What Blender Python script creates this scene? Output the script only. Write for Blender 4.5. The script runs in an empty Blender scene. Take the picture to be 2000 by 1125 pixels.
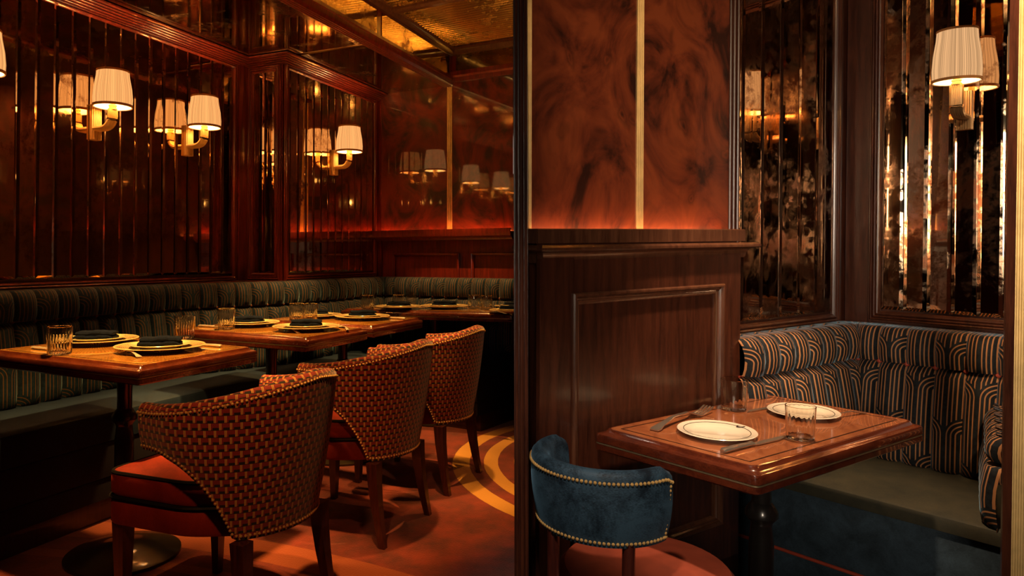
import bpy, math, random
from mathutils import Vector, Matrix
random.seed(7)
PI = math.pi
C = bpy.context.scene.collection
sc = bpy.context.scene

# ------------------------------------------------------------------ camera, world, exposure
CX, HY, F, CAMZ = 850.0, 478.0, 1400.0, 1.08
cd = bpy.data.cameras.new('camera'); cam = bpy.data.objects.new('camera', cd); C.objects.link(cam)
cam.location = (0, 0, CAMZ); cam.rotation_euler = (PI/2, 0, 0)
cd.sensor_width = 36; cd.lens = 36*F/2000; cd.shift_x = (1000-CX)/2000; cd.shift_y = (HY-562.5)/2000
cd.clip_start = 0.05; cd.clip_end = 60
sc.camera = cam
w = bpy.data.worlds.new('world'); sc.world = w; w.use_nodes = True
w.node_tree.nodes['Background'].inputs[0].default_value = (0.03, 0.014, 0.008, 1)
w.node_tree.nodes['Background'].inputs[1].default_value = 0.25
sc.view_settings.view_transform = 'Standard'; sc.view_settings.look = 'None'
sc.view_settings.exposure = 0.0; sc.view_settings.gamma = 1; sc.view_settings.use_curve_mapping = False

# the two rooms lie on floors that run out by about a degree each; every root is turned with its room
CAM = Vector((0, 0, CAMZ))
def about_cam(a): return Matrix.Translation(CAM) @ Matrix.Rotation(a, 4, 'X') @ Matrix.Translation(-CAM)
TILT = {'L': math.atan(27/1400), 'R': -math.atan(26/1400)}
ROOM_M = {k: about_cam(-v) for k, v in TILT.items()}
ROOM = 'L'
ROOTS = []
def area(name, loc, target, size, power, col, sy=None, spread=None):
    l = bpy.data.lights.new(name, 'AREA'); l.size = size; l.energy = power; l.color = col
    if sy: l.shape = 'RECTANGLE'; l.size_y = sy
    if spread: l.spread = spread
    o = bpy.data.objects.new(name, l); C.objects.link(o); o.location = loc
    o.rotation_euler = (Vector(target)-Vector(loc)).to_track_quat('-Z', 'Y').to_euler(); return o
def spot(name, loc, target, power, ang, col, rad=0.03, blend=0.6):
    l = bpy.data.lights.new(name, 'SPOT'); l.energy = power; l.color = col; l.spot_size = math.radians(ang)
    l.spot_blend = blend; l.shadow_soft_size = rad
    o = bpy.data.objects.new(name, l); C.objects.link(o); o.location = loc
    o.rotation_euler = (Vector(target)-Vector(loc)).to_track_quat('-Z', 'Y').to_euler(); return o
WARM = (1.0, 0.50, 0.19); AMBER = (1.0, 0.58, 0.26); SOFT = (1.0, 0.72, 0.46)
# left-hand room: ceiling downlights, then added fill spots and uplights
ORANGE = (1.0, 0.52, 0.13)
spot('downlight_and_fill', (-1.00, 2.35, 2.26), (-1.12, 2.60, 0.75), 500, 48, ORANGE, 0.05, 0.7)
spot('downlight_and_fill', (-0.62, 3.25, 2.26), (-0.82, 3.42, 0.75), 470, 46, ORANGE, 0.05, 0.7)
spot('downlight_and_fill', (-0.38, 3.72, 2.26), (-0.54, 4.0, 0.75), 260, 50, ORANGE, 0.05, 0.7)
spot('downlight_and_fill', (0.05, 4.5, 2.5), (0.02, 4.72, 0.75), 560, 46, ORANGE, 0.02, 0.6)
spot('downlight_and_fill', (-0.36, 2.05, 2.5), (-0.42, 2.25, 0.6), 240, 26, ORANGE, 0.02, 0.7)
spot('downlight_and_fill', (-0.06, 2.85, 2.5), (-0.10, 3.0, 0.6), 240, 28, ORANGE, 0.02, 0.7)
spot('downlight_and_fill', (0.12, 3.4, 2.5), (0.12, 3.5, 0.6), 220, 26, ORANGE, 0.02, 0.7)
spot('downlight_and_fill', (0.26, 3.5, 2.5), (0.30, 3.6, 0.0), 80, 44, ORANGE, 0.03, 0.8)
spot('downlight_and_fill', (-0.35, 0.7, 2.1), (-0.55, 2.15, 0.42), 62, 40, (1, .40, .13), 0.04, 1)  # added fill from the front, lightens the near chair's back and seat
spot('downlight_and_fill', (0.05, 1.3, 2.3), (-0.02, 3.0, 0.45), 50, 34, (1, .40, .13), 0.04, 1)  # added fill too, for the chairs farther along
spot('added_uplight', (-0.35, 2.4, 1.7), (-0.1, 3.5, 2.6), 34, 100, ORANGE, 0.02, 1)  # added spot with no fixture, lights up the gold ceiling
spot('added_uplight', (0.05, 3.6, 1.8), (0.1, 4.4, 2.6), 12, 110, ORANGE, 0.02, 1)  # also added, no fixture, for the ceiling's far end
# right-hand booth
spot('downlight_and_fill', (1.00, 1.80, 2.30), (1.08, 2.02, 0.53), 200, 46, (1, .68, .42), 0.04, 0.6)
spot('downlight_and_fill', (0.00, 0.5, 2.1), (0.42, 1.70, 0.48), 125, 28, (1, .80, .62), 0.05, 0.8)
spot('downlight_and_fill', (1.25, 1.0, 2.2), (1.85, 2.6, 0.9), 110, 52, (1, .64, .36), 0.05, 0.9)  # added to brighten the corner woodwork and banquette, no fixture of its own
spot('downlight_and_fill', (1.0, 0.3, 2.1), (1.36, 1.62, 1.2), 60, 24, (1, .70, .36), 0.04, 0.9)  # added spot aimed at the right-edge post to bring up its brass
area('added_soft_panel', (0.05, -0.85, 1.36), (1.75, 2.6, 1.25), 0.42, 7, (1, .82, .62), 0.95, math.radians(52))  # added panel, no doorway there: bright bars in mirror bevels, soft key light
spot('downlight_and_fill', (0.6, 0.5, 2.1), (0.78, 2.2, 1.55), 45, 44, (1, .66, .34), 0.03, 1)  # added spot to lift the burl wall and its brass strips

# ------------------------------------------------------------------ node helpers and materials
def newmat(name):
    m = bpy.data.materials.new(name); m.use_nodes = True
    nt = m.node_tree; b = nt.nodes['Principled BSDF']; return m, nt, b
def N(nt, t, **kw):
    n = nt.nodes.new(t)
    for k, v in kw.items(): setattr(n, k, v)
    return n
def L(nt, a, b): nt.links.new(a, b)
def M(nt, op, a, b=None, c=None):
    n = nt.nodes.new('ShaderNodeMath'); n.operation = op
    for i, v in enumerate((a, b, c)):
        if v is None: continue
        if isinstance(v, (int, float)): n.inputs[i].default_value = v
        else: nt.links.new(v, n.inputs[i])
    return n.outputs[0]
def ramp(nt, fac, stops):
    r = nt.nodes.new('ShaderNodeValToRGB'); e = r.color_ramp.elements
    while len(e) < len(stops): e.new(0.5)
    for i, (p, c) in enumerate(stops): e[i].position = p; e[i].color = (*c, 1) if len(c) == 3 else c
    nt.links.new(fac, r.inputs[0]); return r.outputs[0]
def mixc(nt, f, a, b):
    n = nt.nodes.new('ShaderNodeMix'); n.data_type = 'RGBA'
    for i, v in ((0, f), (6, a), (7, b)):
        if isinstance(v, (int, float)): n.inputs[i].default_value = v
        elif isinstance(v, tuple): n.inputs[i].default_value = (*v, 1)
        else: nt.links.new(v, n.inputs[i])
    return n.outputs[2]
def coords(nt, kind='Object', scale=(1, 1, 1), rot=(0, 0, 0)):
    tc = nt.nodes.new('ShaderNodeTexCoord'); mp = nt.nodes.new('ShaderNodeMapping')
    mp.inputs['Scale'].default_value = scale; mp.inputs['Rotation'].default_value = rot
    nt.links.new(tc.outputs[kind], mp.inputs[0]); return mp.outputs[0]
def noise(nt, vec, scale, detail=4, rough=0.5, dist=0):
    n = nt.nodes.new('ShaderNodeTexNoise'); n.inputs['Scale'].default_value = scale
    n.inputs['Detail'].default_value = detail; n.inputs['Roughness'].default_value = rough
    n.inputs['Distortion'].default_value = dist; nt.links.new(vec, n.inputs['Vector']); return n.outputs[0]
def bump(nt, b, h, strength=0.3, dist=0.01):
    n = nt.nodes.new('ShaderNodeBump'); n.inputs['Strength'].default_value = strength
    n.inputs['Distance'].default_value = dist; nt.links.new(h, n.inputs['Height']); nt.links.new(n.outputs[0], b.inputs['Normal'])
def plain(name, col, rough=0.5, metal=0.0, coat=0.0, spec=0.5, var=0.12, vs=25, sheen=0):
    m, nt, b = newmat(name)
    v = coords(nt); f = noise(nt, v, vs, 3)
    c2 = tuple(max(0, x*(1-var*2)) for x in col)
    L(nt, ramp(nt, f, [(0.3, c2), (0.7, col)]), b.inputs['Base Color'])
    b.inputs['Roughness'].default_value = rough; b.inputs['Metallic'].default_value = metal
    b.inputs['Coat Weight'].default_value = coat; b.inputs['Coat Roughness'].default_value = 0.08
    b.inputs['Specular IOR Level'].default_value = spec
    if sheen: b.inputs['Sheen Weight'].default_value = sheen; b.inputs['Sheen Roughness'].default_value = .4
    return m
def wood(name, c1, c2, scale=(18, 18, 1.6), rough=0.32, coat=0.5, cr=0.12, bmp=0.12):
    m, nt, b = newmat(name)
    v = coords(nt, 'Object', scale); f = noise(nt, v, 3.0, 6, 0.6, 0.6)
    v2 = coords(nt, 'Object', tuple(s*6 for s in scale)); g = noise(nt, v2, 4.0, 3, 0.6)
    fac = M(nt, 'ADD', M(nt, 'MULTIPLY', f, 0.75), M(nt, 'MULTIPLY', g, 0.25))
    L(nt, ramp(nt, fac, [(0.34, c1), (0.62, c2)]), b.inputs['Base Color'])
    b.inputs['Roughness'].default_value = rough; b.inputs['Coat Weight'].default_value = coat
    b.inputs['Coat Roughness'].default_value = cr; bump(nt, b, g, bmp, 0.002)
    return m
def burl(name, c1, c2, c3, coat_ior=1.7):
    m, nt, b = newmat(name)
    v = coords(nt, 'Object', (1, 1, 0.8)); f = noise(nt, v, 3.2, 8, 0.62, 2.6)
    vo = N(nt, 'ShaderNodeTexVoronoi'); vo.inputs['Scale'].default_value = 7
    nv = N(nt, 'ShaderNodeTexNoise'); nv.inputs['Scale'].default_value = 5; nv.inputs['Detail'].default_value = 3; L(nt, v, nv.inputs['Vector'])
    mx = N(nt, 'ShaderNodeVectorMath', operation='SCALE'); L(nt, nv.outputs[1], mx.inputs[0]); mx.inputs[3].default_value = 0.25
    ad = N(nt, 'ShaderNodeVectorMath', operation='ADD'); L(nt, v, ad.inputs[0]); L(nt, mx.outputs[0], ad.inputs[1])
    L(nt, ad.outputs[0], vo.inputs['Vector'])
    k = ramp(nt, vo.outputs['Distance'], [(0.02, (0.0,)*3), (0.10, (1.0,)*3), (0.14, (.55,)*3), (0.24, (1,)*3)])
    base = ramp(nt, f, [(0.38, c1), (0.50, c2), (0.62, c3)])
    mk = N(nt, 'ShaderNodeMix', data_type='RGBA', blend_type='MULTIPLY'); mk.inputs[0].default_value = 0.8
    L(nt, base, mk.inputs[6]); L(nt, k, mk.inputs[7]); L(nt, mk.outputs[2], b.inputs['Base Color'])
    b.inputs['Roughness'].default_value = 0.5; b.inputs['Coat Weight'].default_value = 1
    b.inputs['Coat Roughness'].default_value = 0.04; b.inputs['Coat IOR'].default_value = coat_ior
    return m
def antique_mirror(name, tint, dark, amount=0.5, rough=0.03):
    m, nt, b = newmat(name)
    v = coords(nt, 'Object'); a = noise(nt, v, 4.5, 8, 0.7, 0.4); s = noise(nt, v, 30, 5, 0.7)
    fac = M(nt, 'ADD', M(nt, 'MULTIPLY', a, 0.7), M(nt, 'MULTIPLY', s, 0.3))
    lo = 0.40+0.12*(amount-0.5)
    L(nt, ramp(nt, fac, [(lo, dark), (lo+0.10, tint)]), b.inputs['Base Color'])
    b.inputs['Metallic'].default_value = 1
    L(nt, ramp(nt, fac, [(lo, (rough+0.22,)*3), (lo+0.10, (rough,)*3)]), b.inputs['Roughness'])
    return m
def velvet(name, c1, c2, sheen=0.6, lo=0.36, hi=0.64):
    m, nt, b = newmat(name)
    v = coords(nt, 'Object', (1, 1, 1)); f = noise(nt, v, 9, 6, 0.7, 0.5); g = noise(nt, coords(nt, 'Object', (40, 40, 220)), 5, 2)
    fac = M(nt, 'ADD', M(nt, 'MULTIPLY', f, 0.7), M(nt, 'MULTIPLY', g, 0.3))
    L(nt, ramp(nt, fac, [(lo, c1), (hi, c2)]), b.inputs['Base Color'])
    b.inputs['Roughness'].default_value = 0.62; b.inputs['Sheen Weight'].default_value = sheen
    b.inputs['Sheen Roughness'].default_value = 0.35; b.inputs['Sheen Tint'].default_value = (*[min(1, x*6) for x in c2], 1)
    b.inputs['Specular IOR Level'].default_value = 0.25
    return m
def deco_fabric(name, ground, ground2, line, lw=0.16, P=0.28, R=0.5, nlines=8.0):
    """channel-wide fans of concentric arches over vertical stripes; uv = (channel index + u, metres up)"""
    m, nt, b = newmat(name)
    uv = N(nt, 'ShaderNodeUVMap').outputs[0]; sp = N(nt, 'ShaderNodeSeparateXYZ'); L(nt, uv, sp.inputs[0])
    U, V = sp.outputs[0], sp.outputs[1]
    idx = M(nt, 'FLOOR', U); u = M(nt, 'FRACT', U)
    odd = M(nt, 'MODULO', idx, 2.0)
    vv = M(nt, 'MODULO', M(nt, 'ADD', V, M(nt, 'ADD', M(nt, 'MULTIPLY', odd, P/2), 10*P-0.43)), P)
    d = M(nt, 'SUBTRACT', 0.5, M(nt, 'ABSOLUTE', M(nt, 'SUBTRACT', u, 0.5)))     # to nearest channel edge, 0..0.5
    h = M(nt, 'DIVIDE', vv, 0.115)
    r = M(nt, 'SQRT', M(nt, 'ADD', M(nt, 'MULTIPLY', d, d), M(nt, 'MULTIPLY', h, h)))
    inside = M(nt, 'LESS_THAN', r, R)
    val = M(nt, 'ADD', M(nt, 'MULTIPLY', r, inside), M(nt, 'MULTIPLY', d, M(nt, 'SUBTRACT', 1, inside)))
    fr = M(nt, 'FRACT', M(nt, 'ADD', M(nt, 'MULTIPLY', val, nlines*1.0), 0.25))
    st = M(nt, 'LESS_THAN', M(nt, 'ABSOLUTE', M(nt, 'SUBTRACT', fr, 0.5)), lw)
    nz = noise(nt, coords(nt), 60, 4, 0.7)
    g = ramp(nt, nz, [(0.35, ground), (0.65, ground2)])
    L(nt, mixc(nt, st, g, line), b.inputs['Base Color'])
    b.inputs['Roughness'].default_value = 0.7; b.inputs['Specular IOR Level'].default_value = 0.2
    b.inputs['Sheen Weight'].default_value = 0.5; b.inputs['Sheen Roughness'].default_value = .3; b.inputs['Sheen Tint'].default_value = (.25, .45, .6, 1)
    bump(nt, b, st, 0.35, 0.002)
    return m
def weave(name, red, black, gold):
    m, nt, b = newmat(name)
    uv = N(nt, 'ShaderNodeUVMap').outputs[0]; sp = N(nt, 'ShaderNodeSeparateXYZ'); L(nt, uv, sp.inputs[0])
    cw, ch = 0.0225, 0.0195
    row = M(nt, 'FLOOR', M(nt, 'DIVIDE', sp.outputs[1], ch)); y = M(nt, 'FRACT', M(nt, 'DIVIDE', sp.outputs[1], ch))
    x = M(nt, 'FRACT', M(nt, 'ADD', M(nt, 'DIVIDE', sp.outputs[0], cw), M(nt, 'MULTIPLY', row, 0.5)))
    isg = M(nt, 'MULTIPLY', M(nt, 'LESS_THAN', x, 0.22), M(nt, 'GREATER_THAN', y, 0.06))
    g2 = M(nt, 'LESS_THAN', M(nt, 'ABSOLUTE', M(nt, 'SUBTRACT', x, 0.11)), 0.03)
    blk = M(nt, 'MAXIMUM', M(nt, 'MULTIPLY', M(nt, 'LESS_THAN', y, 0.40), M(nt, 'GREATER_THAN', x, 0.38)), M(nt, 'LESS_THAN', y, 0.10))
    c = mixc(nt, blk, red, black); c = mixc(nt, isg, c, gold); c = mixc(nt, M(nt, 'MULTIPLY', g2, isg), c, tuple(v*0.45 for v in gold))
    L(nt, c, b.inputs['Base Color']); b.inputs['Roughness'].default_value = 0.75
    b.inputs['Specular IOR Level'].default_value = 0.25; b.inputs['Sheen Weight'].default_value = 0.3
    hh = M(nt, 'ADD', M(nt, 'MULTIPLY', isg, 0.6), M(nt, 'SUBTRACT', 1, blk)); bump(nt, b, hh, 0.6, 0.003)
    return m

MAH = wood('mahogany', (0.045, 0.004, 0.002), (0.16, 0.014, 0.005), rough=0.34, coat=0.6)
MAHR = wood('mahogany_right', (0.022, 0.006, 0.003), (0.075, 0.020, 0.009), rough=0.36, coat=0.45)
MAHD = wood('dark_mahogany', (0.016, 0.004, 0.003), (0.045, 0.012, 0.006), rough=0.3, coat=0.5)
MAH_CAP = wood('cap_wood', (0.045, 0.014, 0.007), (0.12, 0.045, 0.022), rough=0.3, coat=0.5)
TABW = wood('table_wood', (0.26, 0.095, 0.014), (0.46, 0.20, 0.036), scale=(7, 3, 3), rough=0.26, coat=1.0, cr=0.02, bmp=0.0)
TABWR = wood('table_wood_right', (0.20, 0.052, 0.018), (0.38, 0.125, 0.045), scale=(7, 3, 3), rough=0.26, coat=1.0, cr=0.02, bmp=0.0)
TABE = wood('table_edge', (0.035, 0.006, 0.003), (0.10, 0.019, 0.007), scale=(5, 5, 12), rough=0.22, coat=1.0, cr=0.03, bmp=0.02)
LEGW = wood('leg_wood', (0.020, 0.004, 0.003), (0.065, 0.012, 0.007), scale=(30, 30, 3), rough=0.35)
BURL_L = burl('burl_left', (0.022, 0.002, 0.001), (0.10, 0.008, 0.003), (0.17, 0.016, 0.004), 1.9)
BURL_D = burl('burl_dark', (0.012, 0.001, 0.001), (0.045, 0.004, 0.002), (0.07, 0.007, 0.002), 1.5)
BURL_R = burl('burl_right', (0.030, 0.005, 0.002), (0.17, 0.030, 0.010), (0.27, 0.055, 0.016), 1.8)
MIR_L = antique_mirror('antique_mirror', (0.80, 0.58, 0.36), (0.26, 0.11, 0.045), 0.45)
MIR_R = antique_mirror('antique_mirror_right', (0.78, 0.55, 0.36), (0.20, 0.08, 0.04), 0.62)
MIR_S = antique_mirror('soffit_mirror', (0.50, 0.36, 0.16), (0.14, 0.07, 0.025), 0.6, 0.07)
GOLDC = antique_mirror('gold_leaf', (0.85, 0.55, 0.20), (0.25, 0.12, 0.03), 0.5, 0.20)
BRASS = plain('brass', (0.78, 0.50, 0.20), 0.28, 1.0)
BRASSL = plain('satin_brass', (0.82, 0.55, 0.22), 0.40, 0.35)
BRONZE = plain('bronze', (0.42, 0.30, 0.17), 0.4, 0.8)
NAIL = plain('brass_nail', (0.85, 0.52, 0.18), 0.32, 0.5)
SILVER = plain('silver', (0.80, 0.70, 0.56), 0.26, 0.65)
IRON = plain('black_iron', (0.022, 0.018, 0.016), 0.30, 0.3, coat=0.6)
BASEM = plain('base_metal', (0.05, 0.03, 0.015), 0.35, 0.7, coat=0.3)
SILVER_R = plain('silver_right', (0.72, 0.62, 0.50), 0.22, 0.9)
SEATV = velvet('seat_velvet', (0.003, 0.008, 0.019), (0.007, 0.016, 0.034), 0.12)
SEATR = velvet('booth_seat_velvet', (0.020, 0.020, 0.013), (0.042, 0.036, 0.020), 0.08)
FRONTV = velvet('front_velvet', (0.005, 0.005, 0.010), (0.012, 0.010, 0.018), 0.15)
FRONTR = velvet('booth_front_velvet', (0.008, 0.014, 0.020), (0.035, 0.060, 0.085), 0.5)
BLUEV = velvet('blue_velvet', (0.003, 0.008, 0.015), (0.030, 0.062, 0.095), 0.35, 0.43, 0.57)
REDV = velvet('red_velvet', (0.14, 0.008, 0.003), (0.26, 0.020, 0.006), 0.1)
REDL = plain('russet_leather', (0.26, 0.045, 0.020), 0.45)
PIPE = plain('dark_piping', (0.008, 0.005, 0.005), 0.95, spec=0.1)
REDP = plain('red_piping', (0.42, 0.05, 0.02), 0.6)
BUTL = plain('button_left', (0.16, 0.045, 0.015), 0.6); BUTR = plain('button_right', (0.40, 0.06, 0.03), 0.6)
NAVY = plain('navy_linen', (0.004, 0.007, 0.018), 0.95, spec=0.1, var=0.3, vs=120)
PLATEW = plain('ivory_china', (0.80, 0.68, 0.52), 0.12, coat=0.6, var=0.02)
PLATEL = plain('cream_china', (0.72, 0.56, 0.28), 0.16, coat=0.6, var=0.03)
INK = plain('dark_glaze', (0.03, 0.018, 0.016), 0.2)
INLAY = plain('dark_inlay', (0.020, 0.008, 0.005), 0.25, coat=0.8)
DECO_L = deco_fabric('deco_fabric', (0.004, 0.011, 0.022), (0.011, 0.026, 0.044), (0.105, 0.052, 0.022), 0.13)
DECO_R = deco_fabric('deco_fabric_right', (0.006, 0.006, 0.007), (0.014, 0.018, 0.022), (0.36, 0.16, 0.065))
WEAVE = weave('weave', (0.22, 0.014, 0.010), (0.012, 0.004, 0.004), (0.60, 0.28, 0.065))
def charger_mat():
    m, nt, b = newmat('patterned_glaze')
    tc = N(nt, 'ShaderNodeTexCoord'); sp = N(nt, 'ShaderNodeSeparateXYZ'); L(nt, tc.outputs['Object'], sp.inputs[0])
    th = M(nt, 'ARCTAN2', sp.outputs[1], sp.outputs[0]); rr = M(nt, 'SQRT', M(nt, 'ADD', M(nt, 'MULTIPLY', sp.outputs[0], sp.outputs[0]), M(nt, 'MULTIPLY', sp.outputs[1], sp.outputs[1])))
    a = M(nt, 'SINE', M(nt, 'ADD', M(nt, 'MULTIPLY', th, 36), M(nt, 'MULTIPLY', rr, 500))); bb = M(nt, 'SINE', M(nt, 'SUBTRACT', M(nt, 'MULTIPLY', th, 36), M(nt, 'MULTIPLY', rr, 500)))
    pat = M(nt, 'GREATER_THAN', M(nt, 'MULTIPLY', a, bb), 0.05)
    edge = M(nt, 'GREATER_THAN', rr, 0.151); pat = M(nt, 'MULTIPLY', pat, M(nt, 'SUBTRACT', 1, edge))
    L(nt, mixc(nt, pat, (0.72, 0.50, 0.22), (0.12, 0.05, 0.03)), b.inputs['Base Color'])
    b.inputs['Roughness'].default_value = 0.18; b.inputs['Coat Weight'].default_value = 0.5; return m
CHARG = charger_mat()
def glass_mat():
    m, nt, b = newmat('clear_glass'); v = coords(nt); f = noise(nt, v, 8, 1)
    L(nt, ramp(nt, f, [(0, (0.97, .95, .90)), (1, (1, .98, .94))]), b.inputs['Base Color'])
    b.inputs['Transmission Weight'].default_value = 1; b.inputs['Roughness'].default_value = 0.01; b.inputs['IOR'].default_value = 1.33; return m
GLASS = glass_mat()
def shade_mat(name, col, e):
    m, nt, b = newmat(name)
    tc = N(nt, 'ShaderNodeTexCoord'); sp = N(nt, 'ShaderNodeSeparateXYZ'); L(nt, tc.outputs['Object'], sp.inputs[0])
    th = M(nt, 'ARCTAN2', sp.outputs[1], sp.outputs[0])
    nn = N(nt, 'ShaderNodeTexNoise'); nn.noise_dimensions = '1D'; nn.inputs['Scale'].default_value = 9; L(nt, th, nn.inputs['W'])
    s = M(nt, 'SINE', M(nt, 'ADD', M(nt, 'MULTIPLY', th, 68), M(nt, 'MULTIPLY', nn.outputs[0], 9)))
    f = M(nt, 'ADD', M(nt, 'MULTIPLY', s, 0.34), 0.62)
    out = nt.nodes['Material Output']; nt.nodes.remove(b)
    dif = N(nt, 'ShaderNodeBsdfDiffuse'); tr = N(nt, 'ShaderNodeBsdfTranslucent'); em = N(nt, 'ShaderNodeEmission')
    cc = mixc(nt, f, tuple(x*0.35 for x in col), col)
    L(nt, cc, em.inputs[0]); c3 = mixc(nt, f, tuple(x*0.012 for x in col), tuple(x*0.040 for x in col))
    for q in (dif, tr): L(nt, c3, q.inputs[0])
    em.inputs[1].default_value = e
    m1 = N(nt, 'ShaderNodeMixShader'); m1.inputs[0].default_value = 0.5; L(nt, dif.outputs[0], m1.inputs[1]); L(nt, tr.outputs[0], m1.inputs[2])
    a = N(nt, 'ShaderNodeAddShader'); L(nt, m1.outputs[0], a.inputs[0]); L(nt, em.outputs[0], a.inputs[1]); L(nt, a.outputs[0], out.inputs[0])
    return m
SHADE_L = shade_mat('pleated_shade', (0.95, 0.405, 0.125), 1.35)
SHADE_R = shade_mat('pleated_shade_right', (0.90, 0.49, 0.22), 1.0)
BAND = plain('shade_band', (0.62, 0.30, 0.10), 0.8)
def emis(name, col, e):
    m, nt, b = newmat(name); v = coords(nt); f = noise(nt, v, 3, 1)
    L(nt, ramp(nt, f, [(0, col), (1, tuple(x*.95 for x in col))]), b.inputs['Emission Color']); b.inputs['Emission Strength'].default_value = e
    b.inputs['Base Color'].default_value = (*col, 1); return m
BULB = emis('bulb_glow', (1.0, 0.72, 0.36), 14)
LINING = emis('shade_lining', (1.0, 0.72, 0.34), 1.0)
LED_L = emis('led_strip_left', (1.0, 0.16, 0.03), 12.0)
LED_R = emis('led_strip_right', (1.0, 0.44, 0.18), 13.0)
def carpet_mat():
    m, nt, b = newmat('carpet')
    tc = N(nt, 'ShaderNodeTexCoord'); sp = N(nt, 'ShaderNodeSeparateXYZ'); L(nt, tc.outputs['Object'], sp.inputs[0])
    X, Y = sp.outputs[0], sp.outputs[1]
    nz = noise(nt, tc.outputs['Object'], 6, 6, 0.7); fine = noise(nt, tc.outputs['Object'], 160, 2)
    def ring(cx, cy, r0, r1):
        dx = M(nt, 'SUBTRACT', X, cx); dy = M(nt, 'SUBTRACT', Y, cy)
        r = M(nt, 'ADD', M(nt, 'SQRT', M(nt, 'ADD', M(nt, 'MULTIPLY', dx, dx), M(nt, 'MULTIPLY', dy, dy))), M(nt, 'MULTIPLY', nz, 0.01))
        return M(nt, 'MULTIPLY', M(nt, 'GREATER_THAN', r, r0), M(nt, 'LESS_THAN', r, r1))
    base = ramp(nt, nz, [(0.35, (0.07, 0.006, 0.002)), (0.65, (0.20, 0.017, 0.004))])
    c = base
    yel = (0.46, 0.20, 0.028); org = (0.24, 0.040, 0.007)
    for (a, bb, col) in RINGS: c = mixc(nt, ring(*CARPET_C, a, bb), c, yel if col else org)
    for (cx, cy, a, bb) in RINGS2: c = mixc(nt, ring(cx, cy, a, bb), c, org)
    L(nt, c, b.inputs['Base Color']); b.inputs['Roughness'].default_value = 0.9; b.inputs['Sheen Weight'].default_value = 0.3
    b.inputs['Specular IOR Level'].default_value = 0.15; bump(nt, b, fine, 0.5, 0.004); return m
CARPET_C = (1.31, 3.75); RINGS = [(1.135, 1.225, 1), (0.985, 1.06, 1), (0.84, 0.90, 1)]
RINGS2 = [(-1.9, -0.35, 3.20, 3.36), (-1.9, -0.35, 3.02, 3.08)]

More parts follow.
